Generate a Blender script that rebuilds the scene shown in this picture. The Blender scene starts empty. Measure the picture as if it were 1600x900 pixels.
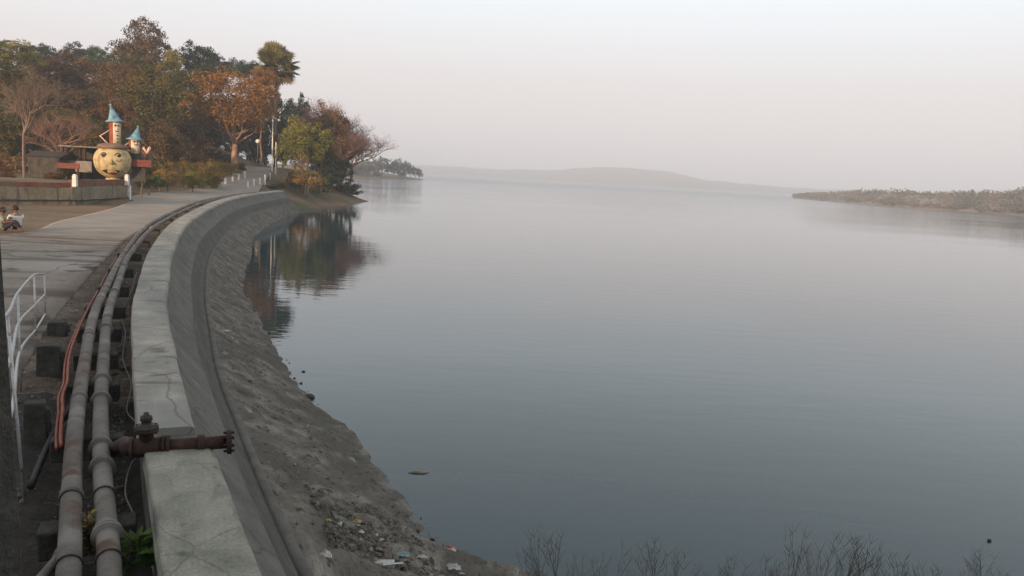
import bpy, bmesh, math, random
import numpy as np
from mathutils import Vector, Matrix
R = math.radians
rnd = random.Random(7)
sc = bpy.context.scene
C = sc.collection

# ------------------------------------------------------------------ camera
PITCH, ROLL, F, CAMZ = R(7.81), R(3.12), 1256.0, 5.0
d_ = Vector((0, math.cos(PITCH), -math.sin(PITCH)))
u0 = Vector((0, math.sin(PITCH), math.cos(PITCH)))
r0 = Vector((1, 0, 0))
r_ = math.cos(ROLL) * r0 + math.sin(ROLL) * u0
u_ = -math.sin(ROLL) * r0 + math.cos(ROLL) * u0
cam_d = bpy.data.cameras.new('camera'); cam = bpy.data.objects.new('camera', cam_d); C.objects.link(cam)
m = Matrix((r_, u_, -d_)).transposed().to_4x4(); m.translation = (0, 0, CAMZ)
cam.matrix_world = m
cam_d.sensor_width = 36; cam_d.lens = 36 * F / 1600; cam_d.clip_end = 12000; cam_d.clip_start = .05
sc.camera = cam
# ------------------------------------------------------------------ world, sun, exposure
SUN_EL, SUN_DIR = R(9.5), Vector((-.40, -.917, 0)).normalized()
W = bpy.data.worlds.new('World'); sc.world = W; W.use_nodes = True
nt = W.node_tree; bg = nt.nodes['Background']
sky = nt.nodes.new('ShaderNodeTexSky'); sky.sky_type = 'NISHITA'; sky.sun_disc = False
sky.sun_elevation = SUN_EL
sky.sun_rotation = math.atan2(SUN_DIR.x, SUN_DIR.y)
sky.air_density = 1.6; sky.dust_density = 4.0; sky.ozone_density = 1.5
tc = nt.nodes.new('ShaderNodeTexCoord'); sx = nt.nodes.new('ShaderNodeSeparateXYZ')
nt.links.new(tc.outputs['Generated'], sx.inputs[0])
ramp = nt.nodes.new('ShaderNodeValToRGB')
nt.links.new(sx.outputs['Z'], ramp.inputs[0])
e = ramp.color_ramp.elements
e[0].position = 0.0; e[0].color = (.635, .592, .602, 1)
e[1].position = .22; e[1].color = (.80, .85, .89, 1)
x = ramp.color_ramp.elements.new(.11); x.color = (.72, .672, .68, 1)
x = ramp.color_ramp.elements.new(.9); x.color = (.50, .51, .53, 1)
scl = nt.nodes.new('ShaderNodeVectorMath'); scl.operation = 'SCALE'; scl.inputs[3].default_value = 8.0
nt.links.new(ramp.outputs[0], scl.inputs[0])
mx = nt.nodes.new('ShaderNodeMix'); mx.data_type = 'RGBA'; mx.inputs[0].default_value = .93
nt.links.new(sky.outputs[0], mx.inputs[6]); nt.links.new(scl.outputs[0], mx.inputs[7])
nt.links.new(mx.outputs[2], bg.inputs[0]); bg.inputs[1].default_value = .1
sl = bpy.data.lights.new('sun', 'SUN'); sl.energy = 4.3; sl.angle = R(.8); sl.color = (1, .66, .40)
so = bpy.data.objects.new('sun', sl); C.objects.link(so)
sv = Vector((SUN_DIR.x * math.cos(SUN_EL), SUN_DIR.y * math.cos(SUN_EL), math.sin(SUN_EL)))
so.rotation_euler = sv.to_track_quat('Z', 'Y').to_euler()
sc.view_settings.view_transform = 'Standard'; sc.view_settings.look = 'None'
sc.view_settings.exposure = 0.66; sc.view_settings.gamma = 1
sc.cycles.use_denoising = True
sc.cycles.max_bounces = 6; sc.cycles.volume_bounces = 1; sc.cycles.transparent_max_bounces = 8

# ------------------------------------------------------------------ helpers
def ray(px, py):
    px = float(px); py = float(py)
    return (px - 800) / F * r_ + (450 - py) / F * u_ + d_
def onz(px, py, z):
    v = ray(px, py); t = (z - CAMZ) / v.z; return Vector((v.x * t, v.y * t, z))
def aty(px, py, Y):
    Y = float(Y); v = ray(px, py); t = Y / v.y; return Vector((v.x * t, Y, CAMZ + v.z * t))

def tag(o, label=None, cat=None, group=None, kind=None):
    if label: o['label'] = label
    if cat: o['category'] = cat
    if group: o['group'] = group
    if kind: o['kind'] = kind
    return o
def empty(name, loc, label=None, cat=None, group=None, rz=0):
    o = bpy.data.objects.new(name, None); C.objects.link(o); o.location = loc
    o.rotation_euler = (0, 0, rz); o.empty_display_size = .2
    return tag(o, label, cat, group)
def copy_tree(o, parent=None):
    c = o.copy(); C.objects.link(c)
    if parent: c.parent = parent
    for ch in list(o.children): copy_tree(ch, c)
    return c

class MB:
    def __init__(s): s.v = []; s.f = []; s.t = []; s.uv = None; s.sm = []
    def add(s, vs, fs, tint=.5, smooth=False):
        b = len(s.v); s.v += [tuple(v) for v in vs]; s.f += [tuple(b + i for i in f) for f in fs]
        s.t += [tint] * len(vs); s.sm += [smooth] * len(fs); return b
    def box(s, c, size, rz=0, tint=.5, taper=1, rot=None):
        c = Vector(c); hx, hy, hz = [a / 2 for a in size]; M = rot or Matrix.Rotation(rz, 3, 'Z'); vs = []
        for z in (-1, 1):
            k = taper if z > 0 else 1
            for x, y in ((-1, -1), (1, -1), (1, 1), (-1, 1)): vs.append(c + M @ Vector((x * hx * k, y * hy * k, z * hz)))
        s.add(vs, [(0, 3, 2, 1), (4, 5, 6, 7), (0, 1, 5, 4), (1, 2, 6, 5), (2, 3, 7, 6), (3, 0, 4, 7)], tint)
    def tube(s, pts, rad, n=8, tint=.5, caps=True):
        pts = [Vector(p) for p in pts]
        if not hasattr(rad, '__len__'): rad = [rad] * len(pts)
        vs = []; up = Vector((0, 0, 1)); prev = None
        for i, p in enumerate(pts):
            t = (pts[min(i + 1, len(pts) - 1)] - pts[max(i - 1, 0)])
            t = t.normalized() if t.length > 1e-9 else up
            if prev is None:
                a = t.cross(up)
                if a.length < .05: a = t.cross(Vector((1, 0, 0)))
            else: a = prev - t * prev.dot(t)
            a.normalize(); prev = a; b = t.cross(a)
            for k in range(n):
                an = 2 * math.pi * k / n
                vs.append(p + rad[i] * (math.cos(an) * a + math.sin(an) * b))
        fs = []
        for i in range(len(pts) - 1):
            for k in range(n):
                k2 = (k + 1) % n; fs.append((i * n + k, i * n + k2, (i + 1) * n + k2, (i + 1) * n + k))
        if caps: fs.append(tuple(range(n))[::-1]); fs.append(tuple((len(pts) - 1) * n + k for k in range(n)))
        s.add(vs, fs, tint, True)
    def lathe(s, c, prof, n=24, tint=.5, axis=None):
        c = Vector(c); Q = Vector((0, 0, 1)).rotation_difference(Vector(axis)).to_matrix() if axis else Matrix.Identity(3)
        vs = []
        for rr, z in prof:
            for k in range(n):
                a = 2 * math.pi * k / n; vs.append(c + Q @ Vector((rr * math.cos(a), rr * math.sin(a), z)))
        fs = []
        for i in range(len(prof) - 1):
            for k in range(n):
                k2 = (k + 1) % n; fs.append((i * n + k, i * n + k2, (i + 1) * n + k2, (i + 1) * n + k))
        fs.append(tuple(range(n))[::-1]); fs.append(tuple((len(prof) - 1) * n + k for k in range(n)))
        s.add(vs, fs, tint, True)
    def build(s, name, mat, parent=None, uvs=None, bevel=0):
        me = bpy.data.meshes.new(name); me.from_pydata(s.v, [], s.f)
        at = me.attributes.new('tint', 'FLOAT', 'POINT'); at.data.foreach_set('value', s.t)
        me.polygons.foreach_set('use_smooth', s.sm)
        if uvs is not None:
            ul = me.uv_layers.new(name='UVMap')
            li = np.empty(len(me.loops), dtype=np.int32); me.loops.foreach_get('vertex_index', li)
            ul.data.foreach_set('uv', np.asarray(uvs, dtype=np.float32)[li].ravel())
        me.validate(); me.update()
        if mat: me.materials.append(mat)
        o = bpy.data.objects.new(name, me); C.objects.link(o)
        if parent: o.parent = parent
        if bevel:
            b = o.modifiers.new('bevel', 'BEVEL'); b.width = bevel; b.segments = 2; b.limit_method = 'ANGLE'
            b.angle_limit = R(40)
        return o

# ------------------------------------------------------------------ materials
def N(nt, t, **kw):
    n = nt.nodes.new(t)
    for k, v in kw.items(): setattr(n, k, v)
    return n
def rampn(nt, src, stops):
    r = N(nt, 'ShaderNodeValToRGB'); nt.links.new(src, r.inputs[0]); el = r.color_ramp.elements
    el[0].position = stops[0][0]; el[0].color = (*stops[0][1], 1); el[1].position = stops[-1][0]; el[1].color = (*stops[-1][1], 1)
    for p, c in stops[1:-1]: q = el.new(p); q.color = (*c, 1)
    return r.outputs[0]
def mixc(nt, fac, a, b, mode='MIX'):
    n = N(nt, 'ShaderNodeMix', data_type='RGBA', blend_type=mode)
    for i, v in ((0, fac), (6, a), (7, b)):
        if hasattr(v, 'node'): nt.links.new(v, n.inputs[i])
        else: n.inputs[i].default_value = v if i == 0 else (*v, 1)
    return n.outputs[2]
def noise(nt, co, scale, detail=5, rough=.6, sc3=None, dist=0):
    if sc3:
        mp = N(nt, 'ShaderNodeMapping'); nt.links.new(co, mp.inputs[0]); mp.inputs['Scale'].default_value = sc3; co = mp.outputs[0]
    n = N(nt, 'ShaderNodeTexNoise'); nt.links.new(co, n.inputs['Vector']); n.inputs['Scale'].default_value = scale
    n.inputs['Detail'].default_value = detail; n.inputs['Roughness'].default_value = rough; n.inputs['Distortion'].default_value = dist
    return n.outputs[0]
def mat(name, stops, scale=2., rough=.85, bump=.2, fine=30., metal=0, spec=.3, uv=False, streak=None, stain=None, bdist=.02, patch=None, crack=None):
    M = bpy.data.materials.new(name); M.use_nodes = True; nt = M.node_tree; p = nt.nodes['Principled BSDF']
    t = N(nt, 'ShaderNodeTexCoord'); co = t.outputs['UV' if uv else 'Object']
    n1 = noise(nt, co, scale, 6, .62)
    col = rampn(nt, n1, [(.3 + .4 * i / max(1, len(stops) - 1), c) for i, c in enumerate(stops)])
    n2 = noise(nt, co, fine, 3, .7)
    g = rampn(nt, n2, [(.25, (.72, .72, .72)), (.75, (1.25, 1.25, 1.25))])
    col = mixc(nt, 1., col, g, 'MULTIPLY')
    if patch:   # large soft patches: (scale3, colour, lo, hi)
        n4 = noise(nt, co, 1, 4, .55, sc3=patch[0]); f4 = rampn(nt, n4, [(patch[2], (0, 0, 0)), (patch[3], (1, 1, 1))])
        col = mixc(nt, f4, col, patch[1])
    h = n2
    if streak:  # (sc3, colour, lo, hi)
        n3 = noise(nt, co, 1, 3, .5, sc3=streak[0], dist=.6)
        f = rampn(nt, n3, [(streak[2], (0, 0, 0)), (streak[3], (1, 1, 1))])
        col = mixc(nt, f, col, streak[1])
    if stain:
        n3 = noise(nt, co, stain[0], 4, .5); f = rampn(nt, n3, [(stain[2], (0, 0, 0)), (stain[3], (1, 1, 1))]); col = mixc(nt, f, col, stain[1])
    if crack:   # (scale, width, colour): irregular hairline cracks
        dn = N(nt, 'ShaderNodeTexNoise'); nt.links.new(co, dn.inputs['Vector']); dn.inputs['Scale'].default_value = crack[0] * 3; dn.inputs['Detail'].default_value = 4
        va = N(nt, 'ShaderNodeVectorMath', operation='MULTIPLY_ADD'); nt.links.new(dn.outputs['Color'], va.inputs[0]); va.inputs[1].default_value = (.16 / crack[0],) * 3; nt.links.new(co, va.inputs[2])
        vo = N(nt, 'ShaderNodeTexVoronoi', feature='DISTANCE_TO_EDGE'); nt.links.new(va.outputs[0], vo.inputs['Vector']); vo.inputs['Scale'].default_value = crack[0]
        cf = rampn(nt, vo.outputs['Distance'], [(0, (.6, .6, .6)), (crack[1], (0, 0, 0))]); col = mixc(nt, cf, col, crack[2])
    nt.links.new(col, p.inputs['Base Color']); p.inputs['Roughness'].default_value = rough
    p.inputs['Metallic'].default_value = metal; p.inputs['Specular IOR Level'].default_value = spec
    if bump:
        b = N(nt, 'ShaderNodeBump'); b.inputs['Strength'].default_value = bump; b.inputs['Distance'].default_value = bdist
        ad = N(nt, 'ShaderNodeMath', operation='ADD'); nt.links.new(n1, ad.inputs[0]); nt.links.new(n2, ad.inputs[1])
        nt.links.new(ad.outputs[0], b.inputs['Height']); nt.links.new(b.outputs[0], p.inputs['Normal'])
    return M
def leafmat(name, stops, transl=.25):
    M = bpy.data.materials.new(name); M.use_nodes = True; nt = M.node_tree; p = nt.nodes['Principled BSDF']; out = nt.nodes['Material Output']
    a = N(nt, 'ShaderNodeAttribute', attribute_name='tint')
    oi = N(nt, 'ShaderNodeObjectInfo')
    ad = N(nt, 'ShaderNodeMath', operation='MULTIPLY_ADD'); nt.links.new(oi.outputs['Random'], ad.inputs[0]); ad.inputs[1].default_value = .3
    nt.links.new(a.outputs['Fac'], ad.inputs[2])
    sb = N(nt, 'ShaderNodeMath', operation='SUBTRACT'); nt.links.new(ad.outputs[0], sb.inputs[0]); sb.inputs[1].default_value = .15
    col = rampn(nt, sb.outputs[0], [(i / (len(stops) - 1), c) for i, c in enumerate(stops)])
    nt.links.new(col, p.inputs['Base Color']); p.inputs['Roughness'].default_value = .7; p.inputs['Specular IOR Level'].default_value = .15
    tr = N(nt, 'ShaderNodeBsdfTranslucent'); nt.links.new(col, tr.inputs[0])
    ms = N(nt, 'ShaderNodeMixShader'); ms.inputs[0].default_value = transl
    nt.links.new(p.outputs[0], ms.inputs[1]); nt.links.new(tr.outputs[0], ms.inputs[2]); nt.links.new(ms.outputs[0], out.inputs['Surface'])
    return M
M = {}
M['crown'] = mat('crown_concrete', [(.19, .18, .158), (.29, .275, .24), (.39, .37, .325)], 1.6, .9, .5, 40, uv=True, bdist=.01,
                 streak=((3.2, 1.2, 1), (.10, .098, .09), .58, .74), crack=(.34, .007, (.09, .065, .055)), patch=((.22, .8, 1), (.19, .20, .185), .45, .65), stain=(7, (.42, .41, .38), .66, .76))
M['coping2'] = mat('pale_green_concrete', crack=(.7, .006, (.10, .065, .055)), stops=[(.15, .155, .125), (.24, .24, .20), (.32, .31, .265)], scale=2.2, rough=.9, bump=.5, fine=35, uv=True, bdist=.01,
                   streak=((1.4, 3, 1), (.11, .11, .10), .56, .74), stain=(5, (.10, .10, .085), .6, .75))
M['face'] = mat('face_concrete', crack=(.5, .012, (.05, .05, .045)), stops=[(.085, .083, .075), (.125, .122, .108), (.17, .164, .148)], scale=1.3, rough=.9, bump=.5, fine=30, uv=True, bdist=.012,
                streak=((5.5, .7, 1), (.26, .255, .24), .665, .72), patch=((.15, 1.5, 1), (.085, .085, .08), .5, .7))
M['trough'] = mat('trough_concrete', [(.05, .048, .043), (.078, .074, .066), (.11, .105, .095)], 1.5, .85, .4, 25, uv=True, bdist=.01,
                  streak=((.5, 14, 1), (.13, .125, .115), .62, .72))
M['lip'] = mat('lip_concrete', [(.075, .07, .062), (.115, .109, .097), (.16, .15, .135)], 2, .9, .4, 30, uv=True)
M['apron'] = mat('apron_stone', [(.06, .055, .045), (.145, .134, .112), (.27, .25, .215)], 2.2, .95, 1., 16, uv=True, bdist=.06, patch=((.5, .9, 1), (.10, .094, .078), .5, .62),
                 streak=((1.4, 2.6, 1), (.30, .285, .26), .66, .74), stain=(6, (.05, .045, .038), .60, .66))
M['plaza'] = mat('plaza_concrete', crack=(.16, .006, (.06, .05, .04)), stops=[(.175, .145, .118), (.225, .192, .16), (.285, .25, .212)], scale=.35, rough=.92, bump=.4, fine=12, bdist=.01,
                 streak=((.16, .9, 1), (.115, .09, .07), .52, .66), patch=((.12, .08, 1), (.30, .27, .24), .50, .60), stain=(.9, (.09, .072, .058), .58, .66))
M['dirt'] = mat('dark_dirt_with_shade', [(.018, .016, .013), (.04, .036, .030), (.075, .066, .055)], 1.2, .95, 1., 14, bdist=.05, stain=(6, (.14, .13, .115), .68, .74))
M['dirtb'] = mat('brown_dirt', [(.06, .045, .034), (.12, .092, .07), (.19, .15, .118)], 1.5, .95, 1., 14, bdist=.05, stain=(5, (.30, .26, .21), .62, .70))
M['ground'] = mat('ground_soil', [(.10, .07, .04), (.16, .115, .072), (.21, .145, .09)], .25, .95, .8, 3, bdist=.08,
                  stain=(.12, (.07, .075, .035), .5, .62), patch=((.05, .05, .05), (.22, .12, .07), .55, .7))
M['bank'] = mat('bank_earth', [(.10, .085, .06), (.16, .13, .09), (.24, .185, .125)], .3, .95, 1., 3, bdist=.1, stain=(.25, (.08, .085, .045), .55, .65))
M['pipe'] = mat('grey_pipe_paint', [(.070, .062, .053), (.12, .110, .096), (.17, .157, .138)], 2.2, .7, .3, 45, spec=.3, bdist=.004, stain=(3.2, (.085, .045, .028), .54, .66), patch=((1.2, 1.2, 1.2), (.20, .185, .17), .52, .62))
M['rust'] = mat('rusty_iron', [(.022, .013, .010), (.048, .027, .022), (.085, .048, .038)], 7, .75, .5, 60, metal=.2, bdist=.006)
M['iron'] = mat('dark_iron', [(.035, .032, .03), (.06, .056, .05), (.09, .08, .07)], 6, .7, .4, 50, metal=.3, bdist=.004)
M['steel'] = mat('galvanised_rail', [(.34, .35, .35), (.46, .47, .48), (.56, .57, .58)], 8, .35, .1, 60, metal=.35, spec=.5, stain=(12, (.22, .17, .13), .66, .72))
M['hose'] = mat('orange_hose', [(.15, .036, .02), (.25, .062, .032), (.31, .09, .05)], 5, .6, .1, 40, stain=(6, (.14, .05, .03), .58, .68))
M['black'] = mat('black_rubber', [(.012, .012, .012), (.02, .02, .02)], 5, .6, .1, 40)
M['cable'] = mat('grey_cable', [(.16, .16, .155), (.28, .28, .27)], 5, .6, .1, 40)
M['block'] = mat('old_concrete_block', [(.028, .027, .023), (.055, .052, .046), (.085, .08, .07)], 3, .95, 1., 18, bdist=.02)
M['wallc'] = mat('wall_render', [(.13, .115, .08), (.20, .18, .13), (.27, .235, .17)], .6, .95, .5, 5, bdist=.02, streak=((2.5, 2.5, .25), (.08, .07, .055), .58, .7), stain=(.5, (.27, .13, .07), .60, .68))
M['redband'] = mat('red_wall_band', [(.11, .045, .03), (.17, .07, .048), (.21, .11, .08)], 1, .9, .4, 8, stain=(1.5, (.13, .09, .07), .55, .66))
M['white'] = mat('old_white_paint', [(.50, .48, .44), (.68, .66, .62), (.78, .76, .72)], 3, .8, .2, 30, stain=(5, (.35, .28, .2), .64, .74))
M['pot'] = mat('cream_pot_paint', [(.40, .32, .16), (.50, .41, .22), (.56, .47, .28)], 1.6, .7, .2, 12, stain=(1.6, (.24, .17, .09), .52, .68), streak=((3, 3, .4), (.30, .24, .13), .55, .7))
M['potrim'] = mat('brown_rim', [(.13, .085, .06), (.22, .15, .11)], 3, .8, .2, 12)
M['ink'] = mat('black_paint', [(.015, .012, .01), (.03, .025, .02)], 3, .7, .1, 20)
M['mouth'] = mat('dark_red_paint', [(.06, .015, .012), (.16, .03, .022)], 2, .7, .1, 10)
M['nose'] = mat('olive_nose_paint', [(.20, .19, .09), (.30, .28, .14)], 2, .7, .1, 10)
M['blue'] = mat('blue_hat_paint', [(.10, .22, .29), (.15, .31, .40), (.22, .39, .47)], 2.5, .7, .3, 14, stain=(3, (.08, .15, .19), .54, .66))
M['face2'] = mat('cream_figure_paint', [(.42, .38, .28), (.55, .50, .38), (.66, .62, .5)], 3, .8, .2, 14, stain=(4, (.25, .22, .15), .58, .68))
M['redfig'] = mat('red_brown_figure_paint', [(.16, .035, .02), (.24, .06, .035), (.30, .09, .05)], 3, .8, .2, 14)
M['pink'] = mat('pink_hand_paint', [(.60, .38, .30), (.75, .52, .42)], 3, .7, .1, 14)
M['redplat'] = mat('red_platform_paint', [(.12, .038, .028), (.19, .058, .042)], 2, .8, .2, 10)
M['bark'] = mat('bark', [(.10, .07, .05), (.17, .12, .085), (.24, .175, .125)], 3, .95, .8, 12, bdist=.03)
M['barkred'] = mat('reddish_bark', [(.22, .13, .08), (.34, .20, .13), (.42, .27, .18)], 2, .95, .8, 12, bdist=.03)
M['barkgrey'] = mat('grey_twigs', [(.11, .08, .065), (.18, .135, .11), (.24, .185, .15)], 1, .95, .4, 12)
M['twigred'] = mat('dry_red_twigs', [(.14, .08, .06), (.22, .13, .095), (.28, .18, .13)], 1, .95, .4, 12)
M['tin'] = mat('weathered_tin', [(.14, .13, .12), (.24, .22, .20)], 2, .7, .3, 12, stain=(2, (.20, .10, .06), .55, .66))
M['darkwood'] = mat('dark_timber', [(.03, .024, .018), (.06, .045, .035)], 3, .9, .3, 20)
M['stone'] = mat('wet_dark_stone', [(.02, .019, .017), (.045, .042, .037), (.075, .07, .06)], 3, .8, .8, 15, bdist=.02)
M['rubble'] = mat('grey_rubble', [(.07, .064, .055), (.13, .12, .10), (.20, .18, .155)], 4, .95, .8, 20, bdist=.02)
M['gravel'] = mat('mixed_gravel', [(.045, .04, .034), (.13, .118, .10), (.30, .27, .235)], 9, .95, .3, 40)
M['paper'] = mat('crumpled_white_card', [(.36, .36, .34), (.50, .50, .48)], 8, .8, .5, 30)
M['yellow'] = mat('yellow_plastic', [(.36, .25, .05), (.50, .37, .09)], 8, .5, .4, 30)
M['bluep'] = mat('pale_blue_plastic', [(.18, .25, .28), (.28, .36, .39)], 8, .4, .4, 30)
M['redp'] = mat('red_packet', [(.26, .07, .06), (.40, .15, .12)], 8, .5, .4, 30, stain=(9, (.6, .56, .5), .5, .56))
M['tan'] = mat('tan_shell', [(.20, .15, .10), (.32, .26, .19)], 8, .8, .4, 30)
M['skin'] = mat('brown_skin', [(.16, .085, .055), (.21, .115, .075)], 6, .6, .05, 60)
M['hair'] = mat('black_hair', [(.008, .006, .005), (.022, .015, .011)], 30, .6, .6, 200)
M['hairb'] = mat('dark_brown_hair', [(.014, .007, .005), (.03, .013, .009)], 30, .6, .6, 200)
M['shirtw'] = mat('white_shirt', [(.50, .48, .47), (.62, .60, .59)], 5, .9, .4, 30)
M['shirtp'] = mat('grey_green_shirt', [(.17, .20, .18), (.26, .30, .27)], 5, .9, .4, 30)
M['trouser'] = mat('dark_trousers', [(.022, .022, .028), (.045, .042, .05)], 5, .9, .3, 40)
M['stalk'] = mat('dry_stalks', [(.11, .095, .082), (.19, .165, .14)], 6, .9, .2, 20)
M['glass'] = mat('lamp_glass', [(.6, .6, .58), (.75, .75, .72)], 3, .3, 0, 20, spec=.5)
L = {}
L['orange'] = leafmat('orange_leaves', [(.10, .042, .012), (.21, .092, .024), (.30, .15, .038), (.20, .14, .038)])
L['olive'] = leafmat('olive_leaves', [(.030, .034, .010), (.07, .07, .02), (.12, .105, .03), (.17, .11, .035)])
L['green'] = leafmat('green_leaves', [(.016, .036, .012), (.032, .065, .02), (.055, .095, .03), (.09, .12, .04)])
L['dark'] = leafmat('dark_evergreen_leaves', [(.008, .020, .010), (.016, .034, .016), (.028, .052, .024), (.045, .065, .028)])
L['brown'] = leafmat('brown_dry_leaves', [(.045, .030, .015), (.09, .058, .028), (.14, .088, .042), (.17, .12, .055)])
L['redbrown'] = leafmat('red_brown_leaves', [(.07, .035, .016), (.13, .065, .028), (.20, .105, .045), (.13, .10, .035)])
L['yellow'] = leafmat('yellow_green_leaves', [(.07, .08, .016), (.15, .155, .03), (.24, .22, .045), (.27, .20, .05)])
L['rust'] = leafmat('rust_and_green_shrub', [(.10, .11, .028), (.23, .16, .042), (.35, .19, .05), (.22, .22, .05)])
L['fresh'] = leafmat('fresh_green_leaves', [(.05, .10, .02), (.09, .17, .03), (.14, .22, .05)])
L['palm'] = leafmat('palm_fronds', [(.05, .055, .018), (.10, .105, .035), (.17, .16, .06), (.28, .23, .11)], .15)
L['far'] = leafmat('distant_foliage', [(.07, .08, .06), (.11, .115, .085), (.15, .14, .115), (.19, .16, .14)])

# ------------------------------------------------------------------ dam centre curve
def catmull(P, n=12):
    P = [Vector(p) for p in P]; Q = [2 * P[0] - P[1]] + P + [2 * P[-1] - P[-2]]; out = []
    for i in range(1, len(Q) - 2):
        for k in range(n):
            t = k / n; a, b, c, d = Q[i - 1:i + 3]
            out.append(.5 * ((2 * b) + (-a + c) * t + (2 * a - 5 * b + 4 * c - d) * t * t + (-a + 3 * b - 3 * c + d) * t ** 3))
    out.append(P[-1]); return out
RC = [(2.6, -6.5), (.35, 1.0), (-1.65, 5.0), (-3.3, 8.2), (-4.85, 11.4), (-6.4, 14.7), (-7.95, 18.4), (-10.35, 24.3), (-13.9, 34.0), (-17.2, 44.9), (-20.7, 58.0), (-23.3, 71.5), (-24.95, 86.5)]
RV = catmull([(a, b, 0) for a, b in RC], 12)
sl_ = [0.]
for i in range(1, len(RV)): sl_.append(sl_[-1] + (RV[i] - RV[i - 1]).length)
RA = np.array([(p.x, p.y) for p in RV]); SA = np.array(sl_); SMAX = sl_[-1]
def cur(s, off=0., z=0.):
    x = np.interp(s, SA, RA[:, 0]); y = np.interp(s, SA, RA[:, 1]); a, b = max(s - .6, 0), min(s + .6, SMAX)
    t = Vector((np.interp(b, SA, RA[:, 0]) - np.interp(a, SA, RA[:, 0]), np.interp(b, SA, RA[:, 1]) - np.interp(a, SA, RA[:, 1]), 0)).normalized()
    return Vector((x, y, z)) + Vector((t.y, -t.x, 0)) * off
def s_at_y(y): return float(np.interp(y, RA[:, 1], SA))
def loft(name, ss, prof, matl, parent=None, jit=0., closed=False):
    """prof: list of (offset, z) or a function s -> list"""
    mb = MB(); uv = []; n = None
    for s in ss:
        pr = prof(s) if callable(prof) else prof; n = len(pr); v = 0; q = None
        for o, z in pr:
            if q: v += math.hypot(o - q[0], z - q[1])
            q = (o, z)
            j = jit * (math.sin(s * 3.1 + o * 7) + math.sin(s * 7.7 + 1.3 * o)) if jit else 0
            p = cur(s, o, z + j); mb.v.append(tuple(p)); uv.append((s, v)); mb.t.append(.5)
    for i in range(len(ss) - 1):
        for k in range(n - 1 + (1 if closed else 0)):
            k2 = (k + 1) % n
            mb.f.append((i * n + k, i * n + k2, (i + 1) * n + k2, (i + 1) * n + k)); mb.sm.append(not closed)
    if closed:
        mb.f.append(tuple(range(n))); mb.f.append(tuple((len(ss) - 1) * n + k for k in range(n))[::-1]); mb.sm += [False, False]
    return mb.build(name, matl, parent, uvs=uv)

# ------------------------------------------------------------------ terrain
def sst(t): t = np.clip(t, 0, 1); return t * t * (3 - 2 * t)
XW = np.array([[30, -40.5], [35, -37], [51, -28.05], [58.6, -28.35], [59.5, -29.5], [65, -32.3], [75, -36.3], [88, -38.3], [100, -40], [118, -44], [700, -44]])
def vnoise(x, y, s, seed=0):
    x = np.asarray(x) / s; y = np.asarray(y) / s; xi = np.floor(x); yi = np.floor(y); fx = sst(x - xi); fy = sst(y - yi)
    def h(a, b): v = np.sin(a * 127.1 + b * 311.7 + seed * 17.3) * 43758.5453; return v - np.floor(v)
    return (h(xi, yi) * (1 - fx) + h(xi + 1, yi) * fx) * (1 - fy) + (h(xi, yi + 1) * (1 - fx) + h(xi + 1, yi + 1) * fx) * fy
def E0(x, y):
    x = np.asarray(x, float); y = np.asarray(y, float)
    xw = np.interp(y, XW[:, 0], XW[:, 1]); w = np.where(y < 58.7, .25, 4.5)
    e = 1.78 + 1.22 * sst((xw - x) / w)
    road = 2.6 * sst((y - 85) / 38)
    e = e + np.where(x > -60, road, road) * 1.0
    back = sst((y + .25 * (-x) - 92) / 95) * sst((-x - 36) / 42) * 13
    e = e + back * np.clip(1 - (y - 260) / 120, .25, 1)
    shade_hill = sst((-y - 12) / 45) * sst((6 - x - y * .1) / 25) * (14.0 + 3.0 * (vnoise(x, y * 0, 17, 3) - .5))  # unseen hill behind the camera, added to throw shade over the foreground
    return e + shade_hill
LAND = [tuple(cur(s, -1.95)[:2]) for s in np.linspace(0, s_at_y(84), 40)] + [(-26.6, 88.5), (-25.2, 93), (-24.9, 98), (-24.3, 103), (-23.6, 110), (-23.2, 118), (-23.6, 129), (-27, 136), (-40, 150), (-70, 200), (-110, 300), (-125, 380), (-112, 432),
        (-86, 436), (-78, 480), (-70, 540), (-66, 588), (-90, 640), (-300, 670), (-900, 760), (-900, -300), (20, -300)]
LP = np.array(LAND)
def sdist(x, y):
    x = np.asarray(x, float).ravel(); y = np.asarray(y, float).ravel(); d = np.full(x.shape, 1e9); ins = np.zeros(x.shape, bool)
    for i in range(len(LP)):
        a = LP[i]; b = LP[(i + 1) % len(LP)]; ab = b - a; L2 = (ab ** 2).sum()
        t = np.clip(((x - a[0]) * ab[0] + (y - a[1]) * ab[1]) / L2, 0, 1)
        d = np.minimum(d, np.hypot(x - a[0] - t * ab[0], y - a[1] - t * ab[1]))
        c = ((a[1] > y) != (b[1] > y)) & (x < (b[0] - a[0]) * (y - a[1]) / (b[1] - a[1] + 1e-12) + a[0]); ins ^= c
    return np.where(ins, d, -d)
def E(x, y):
    x = np.asarray(x, float); y = np.asarray(y, float); sh = x.shape; sd = sdist(x, y).reshape(sh)
    k = np.where(y < 86, 3., .30 + .12 * vnoise(x, y, 4, 5))
    k = np.where(y > 300, .12, k)
    b = np.clip(sd * k, -1.6, None)
    far = np.clip(1.2 + sd * .1, None, 5.5)
    e = np.where(y > 250, np.minimum(E0(x, y), far), E0(x, y))
    z = np.minimum(e, b)
    bumps = (vnoise(x, y, 3.1, 1) - .5) * .25 + (vnoise(x, y, 1.1, 2) - .5) * .12
    rough = sst((y - 86) / 6) * sst((x + 75) / 5) + sst((np.interp(y, XW[:, 0], XW[:, 1]) - 1 - x) / 3) * (y > 20)
    return z + bumps * np.clip(rough, 0, 1) * sst((z - .0) / .6)
def e1(x, y): return float(E(np.array([x]), np.array([y]))[0])
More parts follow.
